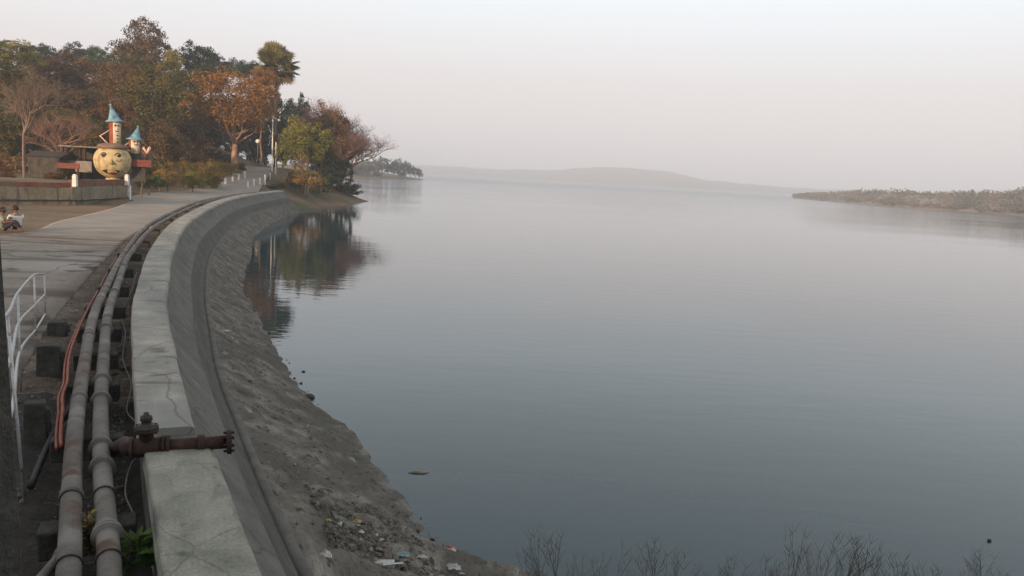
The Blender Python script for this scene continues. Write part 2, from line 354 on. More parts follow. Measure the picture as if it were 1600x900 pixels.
def hit(px, py, y0=25, y1=220):
    v = ray(px, py); lo = None
    for Y in np.linspace(y0, y1, 500):
        t = Y / v.y
        if CAMZ + v.z * t < e1(v.x * t, Y): return Vector((v.x * t, Y, e1(v.x * t, Y)))
    t = y1 / v.y; return Vector((v.x * t, y1, 0))
def cat(*a): return np.unique(np.round(np.concatenate([np.arange(*q) for q in a]), 4))
gx = cat((-900, -150, 30), (-150, -60, 3), (-60, -10, .5), (-10, 0, 1), (0, 60, 10), (60, 400, 60))
gy = cat((-300, -60, 15), (-60, 25, 2.5), (25, 140, .5), (140, 240, 4), (240, 760, 10))
X, Y = np.meshgrid(gx, gy); Z = E(X, Y)
mb = MB(); mb.v = list(map(tuple, np.stack([X.ravel(), Y.ravel(), Z.ravel()], 1).tolist())); nx = len(gx)
mb.f = [(j * nx + i, j * nx + i + 1, (j + 1) * nx + i + 1, (j + 1) * nx + i) for j in range(len(gy) - 1) for i in range(nx - 1)]
mb.t = [.5] * len(mb.v); mb.sm = [True] * len(mb.f)
o = mb.build('ground', M['ground']); tag(o, kind='structure')

# lake surface
Mw = bpy.data.materials.new('lake_water'); Mw.use_nodes = True; nt = Mw.node_tree; p = nt.nodes['Principled BSDF']
p.inputs['Base Color'].default_value = (.026, .052, .062, 1); p.inputs['Roughness'].default_value = .02; p.inputs['IOR'].default_value = 1.333
t = N(nt, 'ShaderNodeTexCoord'); co = t.outputs['Object']
n1 = noise(nt, co, 1, 3, .5, sc3=(.55, 1.5, 1)); n2 = noise(nt, co, 1, 2, .5, sc3=(.09, .22, 1)); n3 = noise(nt, co, 1, 2, .5, sc3=(2.2, 4.5, 1))
a1 = N(nt, 'ShaderNodeMath', operation='MULTIPLY_ADD'); nt.links.new(n2, a1.inputs[0]); a1.inputs[1].default_value = 1.6; nt.links.new(n1, a1.inputs[2])
a2 = N(nt, 'ShaderNodeMath', operation='MULTIPLY_ADD'); nt.links.new(n3, a2.inputs[0]); a2.inputs[1].default_value = .22; nt.links.new(a1.outputs[0], a2.inputs[2])
# breeze patches: calmer close to the near shore, ruffled far out
sep = N(nt, 'ShaderNodeSeparateXYZ'); nt.links.new(co, sep.inputs[0])
mr = N(nt, 'ShaderNodeMapRange'); nt.links.new(sep.outputs['Y'], mr.inputs[0]); mr.inputs[1].default_value = 60; mr.inputs[2].default_value = 500; mr.inputs[3].default_value = .02; mr.inputs[4].default_value = .20
b = N(nt, 'ShaderNodeBump'); wp_ = N(nt, 'ShaderNodeMapRange'); nt.links.new(noise(nt, co, 1, 3, .5, sc3=(.012, .035, 1)), wp_.inputs[0]); wp_.inputs[1].default_value = .35; wp_.inputs[2].default_value = .65; wp_.inputs[3].default_value = .45; wp_.inputs[4].default_value = 1.7
wm_ = N(nt, 'ShaderNodeMath', operation='MULTIPLY'); nt.links.new(mr.outputs[0], wm_.inputs[0]); nt.links.new(wp_.outputs[0], wm_.inputs[1]); nt.links.new(wm_.outputs[0], b.inputs['Strength']); b.inputs['Distance'].default_value = .30
nt.links.new(a2.outputs[0], b.inputs['Height']); nt.links.new(b.outputs[0], p.inputs['Normal'])
mr2 = N(nt, 'ShaderNodeMapRange'); nt.links.new(sep.outputs['Y'], mr2.inputs[0]); mr2.inputs[1].default_value = 80; mr2.inputs[2].default_value = 700; mr2.inputs[3].default_value = .015; mr2.inputs[4].default_value = .22
nt.links.new(mr2.outputs[0], p.inputs['Roughness'])
mb = MB(); mb.add([(-900, -300, 0), (5200, -300, 0), (5200, 5200, 0), (-900, 5200, 0)], [(0, 1, 2, 3)])
tag(mb.build('lake_water', Mw), kind='structure')
mb = MB(); mb.add([(-900, -300, -1.62), (5200, -300, -1.62), (5200, 5200, -1.62), (-900, 5200, -1.62)], [(0, 1, 2, 3)])
tag(mb.build('lake_bed', M['dirt']), kind='structure')

# ------------------------------------------------------------------ paving
def strip(name, left, right, cols, zf, matl, n=10):
    A = catmull([(a, b, 0) for a, b in left], n); B = catmull([(a, b, 0) for a, b in right], n); k = cols + 1
    pts = [A[i].lerp(B[i], j / cols) for i in range(len(A)) for j in range(k)]
    zs = zf(np.array([p.x for p in pts]), np.array([p.y for p in pts]))
    mb = MB(); mb.v = [(p.x, p.y, float(z)) for p, z in zip(pts, zs)]; mb.t = [.5] * len(pts)
    mb.f = [(i * k + j, i * k + j + 1, (i + 1) * k + j + 1, (i + 1) * k + j) for i in range(len(A) - 1) for j in range(cols)]; mb.sm = [True] * len(mb.f)
    return mb.build(name, matl)
pl = [(-34, 9), (-34, 18), (-26, 25), (-19.6, 30.4), (-21.7, 38.4), (-25.0, 50.0), (-28.9, 60.5), (-31.5, 66), (-34.4, 78), (-35.2, 88), (-36.3, 97), (-38.0, 108), (-41.5, 122)]
ys = [11.5, 15.5, 20, 26, 33, 43, 54, 63, 73]
pr = [tuple(cur(s_at_y(y), -2.02)[:2]) for y in ys] + [(-27.0, 83), (-29.6, 93), (-33.0, 107), (-37.0, 122)]
def zpl(x, y):
    e = 1.81 + 2.6 * sst((y - 85) / 38)
    return e + .03 * (vnoise(x, y, 6, 9) - .5) + sst((y - 85) / 10) * .12
o = strip('plaza', pl, pr, 22, zpl, M['plaza'], 14); tag(o, kind='structure')
o.modifiers.new('thick', 'SOLIDIFY').thickness = .25
nt = M['plaza'].node_tree; p = nt.nodes['Principled BSDF']; old = p.inputs['Base Color'].links[0].from_socket   # newer grey concrete carriageway laid over the far half
tcn = N(nt, 'ShaderNodeTexCoord'); sp_ = N(nt, 'ShaderNodeSeparateXYZ'); nt.links.new(tcn.outputs['Object'], sp_.inputs[0])
nz_ = noise(nt, tcn.outputs['Object'], .35, 4, .6); md_ = N(nt, 'ShaderNodeMath', operation='MULTIPLY_ADD'); nt.links.new(nz_, md_.inputs[0]); md_.inputs[1].default_value = 9; nt.links.new(sp_.outputs['Y'], md_.inputs[2])
ax_ = N(nt, 'ShaderNodeMath', operation='MULTIPLY_ADD'); nt.links.new(sp_.outputs['X'], ax_.inputs[0]); ax_.inputs[1].default_value = -.2; nt.links.new(md_.outputs[0], ax_.inputs[2])
f_ = N(nt, 'ShaderNodeMapRange'); nt.links.new(ax_.outputs[0], f_.inputs[0]); f_.inputs[1].default_value = 38.5; f_.inputs[2].default_value = 42
g_ = rampn(nt, noise(nt, tcn.outputs['Object'], .5, 6, .6), [(.3, (.215, .190, .160)), (.7, (.31, .278, .238))])
nt.links.new(mixc(nt, f_.outputs[0], old, g_), p.inputs['Base Color'])
# dirt strip the pipes lie in; near part's dark colour includes the shade there
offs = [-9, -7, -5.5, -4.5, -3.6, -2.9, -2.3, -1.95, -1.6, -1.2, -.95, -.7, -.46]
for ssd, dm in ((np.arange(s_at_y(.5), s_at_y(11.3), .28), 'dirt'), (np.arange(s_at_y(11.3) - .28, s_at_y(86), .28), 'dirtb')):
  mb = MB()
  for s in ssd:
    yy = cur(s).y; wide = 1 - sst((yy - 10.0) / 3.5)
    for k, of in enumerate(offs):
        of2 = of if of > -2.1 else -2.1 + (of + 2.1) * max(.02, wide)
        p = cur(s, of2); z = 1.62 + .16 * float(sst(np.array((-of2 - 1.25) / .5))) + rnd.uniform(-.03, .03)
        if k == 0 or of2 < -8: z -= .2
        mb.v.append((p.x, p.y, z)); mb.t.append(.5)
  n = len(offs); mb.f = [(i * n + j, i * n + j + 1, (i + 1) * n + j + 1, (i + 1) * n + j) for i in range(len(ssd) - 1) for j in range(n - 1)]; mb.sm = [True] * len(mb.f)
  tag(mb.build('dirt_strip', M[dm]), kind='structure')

# ------------------------------------------------------------------ dam wall
dam = empty('dam_wall', cur(s_at_y(20), -.3, 0), 'long curved concrete dam wall with pale flat crown and dark sloping water face', 'dam wall')
def damc(o): o.parent = dam; o.matrix_parent_inverse = Matrix.Translation(-dam.location); return o
ZC = 2.3
s_gap0, s_gap1 = s_at_y(7.28), s_at_y(7.95)
ss = np.linspace(0, SMAX, 330)
ssf = [s for s in ss]
face = [(0, 2.22), (.06, 2.13), (.16, 1.98), (.28, 1.83), (.40, 1.70), (.52, 1.58)]
troughp = [(.52, 1.58), (.60, 1.45), (.66, 1.32), (.71, 1.19), (.76, 1.08), (.82, 1.01), (.88, .985)]
lipp = [(.88, .985), (.89, 1.0), (.92, 1.01), (.97, 1.01), (1.01, .985), (1.04, .8)]
damc(loft('wall_core', ss, [(-.49, 1.3), (-.49, 2.215), (-.3, 2.22), (0, 2.22)], M['face']))
damc(loft('sloping_face', ss, face, M['face']))
damc(loft('trough', ss, troughp, M['trough']))
damc(loft('toe_lip', ss, lipp, M['lip']))
rr = random.Random(3)
def slab(a, b, m, top, name='crown_slab', lo=2.2, o0=-.6, o1=.0):
    sa = np.linspace(a, b, max(3, int((b - a) / .35)))
    base0 = o0
    def pr(s):
        j = .004 * math.sin(s * 2.3) + .003 * math.sin(s * 6.1 + 1)
        o0 = base0 if base0 is not None else float(np.interp(s, [s_at_y(8), s_at_y(13), s_at_y(20), s_at_y(40)], [-.52, -.55, -.62, -.68]))
        return [(o0 - .015 + j, lo), (o0 + j, top - .012), (o0 + .015 + j, top), (-.3, top + .006), (o1 - .03 + j, top), (o1 + .012 + j, top - .03), (o1 + .03 + j, lo)]
    o = loft(name, sa, pr, m, closed=True); return damc(o)
cuts = [s_gap1]
while cuts[-1] < SMAX - 7: cuts.append(cuts[-1] + rr.uniform(2.6, 5.2))
cuts.append(SMAX - .2)
for i in range(len(cuts) - 1): slab(cuts[i] + .006, cuts[i + 1] - .006, M['crown'], ZC + rr.uniform(-.006, .008), o0=None, o1=rr.uniform(-.006, .008))
slab(s_at_y(.6), s_gap0, M['coping2'], ZC + .05, o0=-.50, o1=.07)
dam['label'] = 'long curved concrete dam wall with pale flat crown and dark sloping face beside the lake'

# apron (stone bank below the lip, running under the water)
toe = [(8, .2), (3.4, .9), (.2, 3.7), (-.9, 5.6)] ; wl = [(14, 8.9), (7, 9.2), (2.2, 9.5), (.25, 9.72)]
tn = [(s_at_y(y)) for y in (8.8, 10.7, 13.3, 16.6, 20.6, 26.0, 33.2, 42.3, 53, 63, 72, 80, 86)]
wls = [(-.78, 10.55), (-1.75, 12.35), (-2.8, 14.6), (-4.3, 17.1), (-6.15, 21.05), (-8.65, 26.9), (-11.4, 33.9), (-14.2, 43.3), (-17.55, 54.0), (-20.0, 64.5), (-21.6, 73.6), (-22.9, 82), (-23.7, 89)]
toe = [(9, .2), (4.4, 1.2), (1.2, 3.6)] + [(cur(s_at_y(5.6), .98).x, cur(s_at_y(5.6), .98).y)] + [tuple(cur(s, .98)[:2]) for s in tn]
wl = wl + wls
TA = catmull([(a, b, 0) for a, b in toe], 26); WA = catmull([(a, b, 0) for a, b in wl], 26); k = 26
mb = MB(); uv = []; sl2 = 0
for i in range(len(TA)):
    if i: sl2 += (WA[i] - WA[i - 1]).length
    wid = (WA[i] - TA[i]).length
    for j in range(k):
        t = j / (k - 4); p = TA[i].lerp(WA[i], t)
        rgh = (vnoise(p.x, p.y, .9, 4) - .5) * .10 + (vnoise(p.x, p.y, .28, 6) - .5) * .085 + (vnoise(p.x, p.y, .12, 8) - .5) * .05
        edge = (vnoise(sl2, 0, 1.7, 7) - .5) * .14 + (vnoise(sl2, 0, .5, 11) - .5) * .07
        z = .97 * (1 - t) - .0 + float(rgh) * min(1, t * 5 + .1) + float(edge) * t * t
        if t > 1: z = -(t - 1) * 3.2 + float(rgh) * .5 + float(edge)
        mb.v.append((p.x, p.y, z)); mb.t.append(.5); uv.append((sl2, t * wid))
mb.f = [(i * k + j, i * k + j + 1, (i + 1) * k + j + 1, (i + 1) * k + j) for i in range(len(TA) - 1) for j in range(k - 1)]; mb.sm = [False] * len(mb.f)
tag(mb.build('shore_bank', M['apron'], uvs=uv), kind='structure')
def apz(x, y):   # approx apron height
    b = min(range(len(TA)), key=lambda i: abs((Vector((x, y, 0)) - TA[i]).cross((WA[i] - TA[i]).normalized()).z) + (0 if (Vector((x, y, 0)) - TA[i]).dot(WA[i] - TA[i]) > 0 else 9))
    t = (Vector((x, y, 0)) - TA[b]).dot(WA[b] - TA[b]) / (WA[b] - TA[b]).length_squared
    return .97 * (1 - t)

# ------------------------------------------------------------------ pipes
def pipe_pts(px_pts, z):
    P_ = [onz(a, b, z) for a, b in px_pts]; return P_
def offset_path(y0, y1, of, z, step=.5):
    return [cur(s, of(s) if callable(of) else of, z) for s in np.arange(s_at_y(y0), s_at_y(y1), step)]
PR = .082
SY = np.array([s_at_y(v) for v in (2, 5.8, 9.7, 14, 23, 35, 54, 85)])
ofL = lambda s: float(np.interp(s, SY, [-1.06, -1.06, -1.12, -1.18, -1.31, -1.58, -1.8, -1.6]))
ofM = lambda s: float(np.interp(s, SY, [-.80, -.81, -.89, -.95, -1.16, -1.26, -1.4, -1.2]))
ZP = 2.15
def flange(mb, s, of, r, w, z=ZP):
    a = cur(s - w / 2, of(s - w / 2), z); b = cur(s + w / 2, of(s + w / 2), z); mb.tube([a, b], r, 20)
lp = empty('water_pipe', cur(s_at_y(6), ofL(s_at_y(6)), ZP), 'grey water pipe on the land side of the pair, next to the orange hose', 'pipe', 'water pipes along the dam wall')
def sub(o, par): o.parent = par; o.matrix_parent_inverse = Matrix.Translation(-par.location); return o
mb = MB(); mb.tube(offset_path(2.2, 84, ofL, ZP), PR, 18); sub(mb.build('pipe_run', M['pipe']), lp)
for y in (6.9, 9.6, 12.9, 17.5, 24, 32, 41, 52, 64):
    mb = MB(); s = s_at_y(y); flange(mb, s, ofL, PR * 1.18, .05); flange(mb, s + .02, ofL, PR * 1.1, .16); sub(mb.build('collar', M['pipe']), lp)
mp_ = empty('water_pipe', cur(s_at_y(6), ofM(s_at_y(6)), ZP), 'grey flanged water pipe nearest the dam wall, feeding the rusty valve', 'pipe', 'water pipes along the dam wall')
mb = MB(); mb.tube(offset_path(2.2, 84, ofM, ZP), PR * .98, 18); sub(mb.build('pipe_run', M['pipe']), mp_)
for y in (6.12, 7.45, 7.95, 9.5, 10.3, 13.4, 17, 21, 26, 33, 42, 53, 66):
    mb = MB(); s = s_at_y(y); flange(mb, s, ofM, PR * 1.42, .028); flange(mb, s + .07, ofM, PR * 1.3, .03); flange(mb, s + .035, ofM, PR * 1.15, .12)
    sub(mb.build('flange', M['pipe']), mp_)
# wire straps lashed over both pipes
for y in (5.75, 6.85):
    s = s_at_y(y); mb = MB(); pts = []
    for k in range(9): a = math.pi * k / 8; pts.append(cur(s, ofL(s) - (PR + .008) * math.cos(a), ZP + (PR + .008) * math.sin(a)))
    for k in range(9): a = math.pi * k / 8; pts.append(cur(s, ofM(s) - (PR + .008) * math.cos(a), ZP + (PR + .008) * math.sin(a)))
    mb.tube(pts, .008, 6); tag(mb.build('wire_strap', M['iron']), {5.75: 'thin dark wire strap over both pipes nearest the camera', 6.85: 'thin dark wire strap over both pipes just below the rusty valve'}[y], 'wire strap', 'wire straps over the pipes')
# concrete sleepers
blk = None
for i, y in enumerate((5.1, 6.6, 8.6, 10.6, 12.2, 14.0, 16.0, 18.5, 21.5, 25, 29, 34, 40, 47, 55, 64, 74)):
    s = s_at_y(y); p = cur(s, .5 * (ofL(s) + ofM(s)), 1.92); t = cur(s + .3) - cur(s - .3)
    if blk is None:
        mb = MB(); mb.box((0, 0, .02), (.66, .20, .24)); blk = mb.build('pipe_support', M['block'], bevel=.02); o = blk
    else: o = blk.copy(); C.objects.link(o)
    o.location = p; o.rotation_euler = (0, 0, math.atan2(t.y, t.x) - math.pi / 2 + rr.uniform(-.06, .06)); o.scale = (rr.uniform(.9, 1.1), rr.uniform(.9, 1.3), 1)
    tag(o, 'dark concrete sleeper block carrying the two grey pipes', 'support block', 'concrete sleepers under the pipes')
# branch pipe with gate valve across the wall
sb_ = s_at_y(7.62)
A = onz(178, 703, ZP); B = onz(360, 690, 2.39); dirb = (B - A).normalized()
bv = empty('branch_pipe', A, 'rusty red branch pipe with gate valve lying across the dam crown, open flange end', 'valve pipe')
mb = MB(); K = A.lerp(B, .30)
V0 = onz(229, 699, 2.37); Bp = B; sub_d = (Bp - V0).normalized()
mb.tube([A, A.lerp(V0, .35) + Vector((0, 0, .06)), V0 - sub_d * .16, V0 - sub_d * .05], [.066, .066, .068, .075], 18)
mb.tube([V0 - sub_d * .12, V0 + sub_d * .12], .088, 18); mb.tube([V0 + sub_d * .02, Bp], .062, 18)
sub(mb.build('pipe_run', M['rust']), bv)
for q, rd in ((-.14, .105), (.13, .10), (.17, .10), (.44, .085), (.47, .085)):
    mb = MB(); c = V0 + sub_d * q; mb.tube([c, c + sub_d * .03], rd, 18); sub(mb.build('flange', M['rust']), bv)
mb = MB(); mb.tube([Bp - sub_d * .03, Bp + sub_d * .01], .115, 20)
for k in range(8):
    a = k * math.pi / 4; sd_ = sub_d.cross(Vector((0, 0, 1))).normalized(); c = Bp + (sd_ * math.cos(a) + sd_.cross(sub_d) * math.sin(a)) * .092
    mb.tube([c - sub_d * .06, c + sub_d * .035], .011, 6)
sub(mb.build('end_flange', M['rust']), bv)
mb = MB(); mb.tube([Bp + sub_d * .011, Bp + sub_d * .013], .052, 18); sub(mb.build('pipe_mouth', M['ink']), bv)
mb = MB(); mb.lathe(V0, [(.06, .04), (.062, .13), (.06, .16)], 16); mb.lathe(V0 + Vector((0, 0, .15)), [(.105, 0), (.105, .028), (.06, .03)], 16)
for k in range(8):
    a = k * math.pi / 4; mb.lathe(V0 + Vector((.088 * math.cos(a), .088 * math.sin(a), .135)), [(.011, 0), (.011, .08)], 6)
sub(mb.build('bonnet', M['rust']), bv)
mb = MB(); mb.lathe(V0 + Vector((0, 0, .182)), [(.105, 0), (.105, .024), (.045, .035), (.042, .07), (.055, .075), (.05, .115), (.025, .125), (.022, .15)], 14)
sub(mb.build('valve_head', M['iron']), bv)
# short feeder pipe bottom left
A = cur(s_at_y(5.05), ofL(s_at_y(5.05)), ZP)
q0 = onz(101, 861, 2.12); q1 = onz(60, 908, 2.1)
fp = empty('feeder_pipe', q0, 'short thin pale pipe joining the left water pipe at the bottom corner', 'pipe')
mb = MB(); dd = (q1 - q0); mb.tube([q0 - dd * .25, q0 + dd * 3], .036, 14); sub(mb.build('pipe_run', M['pipe']), fp)
mb = MB(); mb.tube([q0 - dd * .05, q0 + dd * .22], .050, 14); mb.tube([q0 + dd * .05, q0 + dd * .12], .058, 14); sub(mb.build('coupling', M['pipe']), fp)
# orange hose
pts = [onz(a, b, 1.88 + .2 * float(sst((b - 410) / 90))) for a, b in [(205, 372), (198, 380), (181, 405), (166, 430), (153, 455), (142, 474), (130, 498), (119, 524), (109, 553), (106, 578), (105, 597), (98, 618), (98, 640), (96, 660), (95, 680), (96, 698)]]
mb = MB(); mb.tube(catmull(pts, 8), .021, 10)
pts2 = [p + Vector((-.05, 0, -.03)) for p in pts[6:]]; mb.tube(catmull(pts2, 8), .016, 8)
tag(mb.build('orange_hose', M['hose']), 'faded orange hose snaking beside the left grey pipe', 'hose')
pts = [onz(a, b, z) for a, b, z in [(126, 600, 1.9), (108, 640, 1.95), (88, 670, 1.92), (68, 712, 1.84), (48, 760, 1.8)]]
mb = MB(); mb.tube(catmull(pts, 6), .035, 10); tag(mb.build('black_hose', M['black']), 'short black rubber hose slanting across the dirt under the orange hose', 'hose')
for pp, lb, mm in ((([(213, 660), (198, 640), (205, 600), (192, 560), (196, 520), (190, 490), (205, 455), (214, 425)]), 'pale grey cable looping along the foot of the dam wall beyond the valve', 'cable'),
                   (([(222, 700), (203, 730), (196, 770), (207, 800), (216, 840), (236, 880), (246, 905)]), 'pale grey cable hanging in the gap between near pipe and wall', 'cable'),
                   (([(213, 655), (226, 610), (224, 560), (213, 520), (206, 470), (214, 440)]), 'thin dark cable lying tight against the wall foot', 'black')):
    mb = MB(); mb.tube(catmull([onz(a, b, 1.74) for a, b in pp], 8), .009 if mm == 'cable' else .012, 6); tag(mb.build('cable', M[mm]), lb, 'cable')

# ------------------------------------------------------------------ railing and its footings
RP = [((-9.18, 15.6), 1.80, 2.63), ((-8.27, 13.75), 1.80, 2.89), ((-6.6, 10.6), 1.80, 3.12), ((-4.65, 7.3), 1.80, 3.5)]
RM = [2.23, 2.36, 2.71, 3.03]; RL = [1.84, 1.92, 2.31, 2.52]
rail = empty('handrail', (-6.6, 10.6, 1.8), 'pale galvanised stair handrail with three sloping rails left of the pipes', 'railing')
def rp(i, z): return Vector((RP[i][0][0], RP[i][0][1], z))
ext = Vector((-3.2, 4.6, 0))
for nm, zs, rd, ze in (('top_rail', [q[2] for q in RP], .016, 3.85), ('middle_rail', RM, .018, 3.38), ('lower_rail', RL, .018, 2.84)):
    pts = [rp(i, zs[i]) for i in range(4)] + [Vector((ext.x, ext.y, ze))]
    mb = MB(); mb.tube(catmull(pts, 6), rd, 10); sub(mb.build(nm, M['steel']), rail)
for i in range(4):
    mb = MB(); b0 = RP[i][1] if i < 3 else 1.8
    mb.tube([rp(i, b0 - .05) + (Vector((.19, -.13, 0)) if i == 3 else Vector((0, 0, 0))), rp(i, RP[i][2])], .015, 10); sub(mb.build('post', M['steel']), rail)
for i, (a, b, w, h, lb) in enumerate([(82, 522, .40, .24, 'farthest dark concrete stub, at the end post of the handrail'), (68, 582, .42, .46, 'middle dark concrete stub beside the handrail'),
                                      (47, 684, .30, .46, 'nearest dark concrete stub, under the lower rail of the handrail')]):
    p = onz(a, b, 1.8); mb = MB(); h *= .85; w *= .82; mb.box((0, 0, h / 2 - .08), (w, w * .9, h + .16), taper=.86); mb.box((w * .1, 0, h * .45), (w * 1.05, w * .8, h * .7), rz=.12, taper=.9)
    o = mb.build('concrete_stub', M['block'], bevel=.02); o.location = p + Vector((0, w * .45, 0)); o.rotation_euler = (0, 0, .45); tag(o, lb, 'concrete block', 'concrete stubs beside the handrail')
# gatehouse: pillar at the picture edge, unseen wall and roof added for shade
gh = empty('gatehouse', (-1, -2, 0), 'dark concrete pillar edge at the left picture edge, unseen gatehouse behind it added for shade', 'gatehouse')
mb = MB(); mb.box((-1.875, 1.7, 3.6), (1.40, .35, 6.0)); mb.v = [(x - .035 * (z - 4.06) if x > -1.5 else x, y, z) for x, y, z in mb.v]; sub(mb.build('pillar', M['block'], bevel=.01), gh)
mb = MB(); mb.box((-1, -2.6, 3.2), (7, 5.2, .25)); sub(mb.build('floor_slab', M['wallc']), gh)
mb = MB(); mb.box((-1, -5.1, 3.0), (7, .2, 6.4)); sub(mb.build('wall', M['wallc']), gh)
mb = MB(); mb.box((-1, -2.8, 6.35), (7.6, 5.4, .25)); sub(mb.build('roof', M['wallc']), gh)

# ------------------------------------------------------------------ plants at the pipes
def leafy(name, c, n, r, h, leaf, matl, label, seed, up=.4):
    q = random.Random(seed); mb = MB()
    for i in range(n):
        a = q.uniform(0, 6.28); rr_ = r * math.sqrt(q.random()); z = h * q.random() * (1 - .4 * rr_ / r); p = Vector((rr_ * math.cos(a), rr_ * math.sin(a), z))
        dr = Vector((math.cos(a) + q.uniform(-.6, .6), math.sin(a) + q.uniform(-.6, .6), up + q.uniform(-.3, .5))).normalized(); sd_ = dr.cross(Vector((q.uniform(-1, 1), q.uniform(-1, 1), 1))).normalized()
        l = leaf * q.uniform(.6, 1.3); w = l * .28
        mb.add([p, p + dr * l * .45 + sd_ * w, p + dr * l, p + dr * l * .45 - sd_ * w], [(0, 1, 2, 3)], q.random())
    st = MB()
    for i in range(max(3, n // 12)):
        a = q.uniform(0, 6.28); st.tube([(0, 0, -.03), (r * .4 * math.cos(a), r * .4 * math.sin(a), h * .5), (r * .7 * math.cos(a), r * .7 * math.sin(a), h * .9)], .004, 4)
    e_ = empty(name, c, label, 'plant'); st.build('stem', M['stalk'], e_); mb.build('foliage', matl, e_); return e_
leafy('small_plant', onz(139, 862, 1.9), 420, .11, .34, .05, L['rust'], 'low rusty green weed growing between the two near pipes', 1)
leafy('small_plant', onz(209, 880, 1.9), 70, .10, .28, .14, L['fresh'], 'bright green leafy weed between the near pipe and the wall', 2, .2)

# ------------------------------------------------------------------ terrace wall on the left
def wallseg(name, a, b, z0, z1, th, matl, parent=None):
    a = Vector((*a, 0)); b = Vector((*b, 0)); t = (b - a).normalized(); n_ = Vector((t.y, -t.x, 0)); n = max(2, int((b - a).length / .5)); mb = MB(); uv = []
    for i in range(n + 1):
        p = a.lerp(b, i / n); j = .012 * math.sin(i * 1.7)
        for o_, z in ((0, z0), (0, z1 + j), (-th, z1 + j), (-th, z0)): q = p + n_ * o_; mb.v.append((q.x, q.y, z)); mb.t.append(.5)
    for i in range(n):
        for k in range(3): mb.f.append((i * 4 + k, (i + 1) * 4 + k, (i + 1) * 4 + k + 1, i * 4 + k + 1)); mb.sm.append(False)
    mb.f.append((0, 1, 2, 3)); mb.f.append((n * 4 + 3, n * 4 + 2, n * 4 + 1, n * 4)); mb.sm += [False, False]
    return mb.build(name, matl, parent)
wA, wB, wC = (-41.5, 27.8), (-27.95, 50.9), (-28.25, 58.6)
tw = empty('retaining_wall', (0, 0, 0), 'long low stained retaining wall running left from the white posts, reddish top band', 'wall')
wallseg('wall_face', wA, wB, 1.5, 2.86, .3, M['wallc'], tw)
wallseg('plinth', (wA[0] + .1, wA[1] - .06), (wB[0] + .1, wB[1] - .06), 1.5, 2.05, .12, M['wallc'], tw)
wallseg('shadow_dark_ledge', (wA[0] + .16, wA[1] - .09), (wB[0] + .16, wB[1] - .09), 2.06, 2.12, .18, M['darkwood'], tw)  # dark colour stands for the shadow line under the wall's projecting edge
wallseg('top_band', (wA[0] - .18, wA[1] + .1), (wB[0] - .18, wB[1] + .1), 2.865, 3.16, .3, M['redband'], tw)
pw = empty('pedestal_wall', (0, 0, 0), 'greenish plastered wall block below the round face sculpture, between two white posts', 'wall')
wallseg('wall_face', (wB[0] + .02, wB[1] + .05), wC, 1.5, 2.92, .4, M['wallc'], pw)
wallseg('top_band', (wB[0] - .15, wB[1] + .05), (wC[0] - .15, wC[1]), 2.925, 3.35, .25, M['redband'], pw)
wallseg('shadow_dark_ledge', (wB[0] + .14, wB[1] + .1), (wC[0] + .14, wC[1]), 2.02, 2.08, .12, M['darkwood'], pw)  # same shadow line, put in as a dark strip
mb = MB(); mb.box((wC[0] + .05, wC[1] + .05, 2.2), (.24, .24, 1.5)); mb.build('corner_strip', M['white'], pw, bevel=.01)
for p, lb in (((-27.9, 50.95), 'left white post on the wall top in front of the round face sculpture'), ((-28.2, 58.4), 'right white post on the wall corner in front of the round face sculpture')):
    mb = MB(); mb.box((0, 0, .33), (.26, .26, .66), taper=.9); mb.lathe((0, 0, .66), [(.13, 0), (.15, .04), (.10, .09), (.03, .13)], 12)
    o = mb.build('white_post', M['white'], bevel=.01); o.location = (p[0], p[1], 2.95); tag(o, lb, 'post')

# ------------------------------------------------------------------ sculptures
fz = -.47   # bearing of the sculptures as seen from the dam
def frame(c, face_to=(0, 0)):
    c = Vector(c); f = Vector((face_to[0] - c.x, face_to[1] - c.y, 0)).normalized(); s = Vector((-f.y, f.x, 0)); return c, f, s  # s = picture right
potc = aty(176, 252, 60); PRD = 1.27
pot = empty('face_sculpture', (potc.x, potc.y, 3.0), 'round cream pot sculpture with painted eyes, nose and open mouth', 'sculpture')
c, fw, sr = frame(potc)
T = Matrix.Translation(c) @ Matrix((( sr.x, -fw.x, 0, 0), (sr.y, -fw.y, 0, 0), (0, 0, 1, 0), (0, 0, 0, 1)))  # local: x right, -y to viewer
def put(mb, mname, name, par):
    o = mb.build(name, M[mname], None); o.data.transform(T); sub(o, par); return o
def sph(phi, th, r=1.0):  # phi right angle, th up angle
    return Vector((math.sin(phi) * math.cos(th), -math.cos(phi) * math.cos(th), math.sin(th))) * PRD * r
mb = MB(); prof = []
for i in range(25):
    a = -math.pi / 2 + math.pi * i / 24 * .90 + .12; prof.append((PRD * math.cos(a) * (1.0 if a < 0 else 1.02), PRD * math.sin(a) * (.98)))
prof = [(0.45, -PRD * 1.0 - .2), (.5, -PRD * .98)] + prof; mb.lathe((0, 0, 0), prof, 40); put(mb, 'pot', 'pot_body', pot)
mb = MB(); mb.lathe((0, 0, PRD * .84), [(1.02, -.14), (1.06, -.02), (.95, .12), (.55, .24), (.2, .26)], 32); put(mb, 'potrim', 'lid', pot)
def patch(cx, cz, rx, rz, m_, nm, r=1.012, n=20, shape=None, depth=.05):
    mb = MB(); vs = []
    pts = shape or [(math.cos(2 * math.pi * k / n), math.sin(2 * math.pi * k / n)) for k in range(n)]
    for rr_ in (r, r - depth): vs += [sph(cx + rx * a, cz + rz * b, rr_) for a, b in pts]
    n = len(pts); mb.add(vs, [tuple(range(n))] + [tuple(range(n, 2 * n))[::-1]] + [(k, k + n, (k + 1) % n + n, (k + 1) % n) for k in range(n)])
    return put(mb, m_, nm, pot)
FT = -.02  # face turned slightly
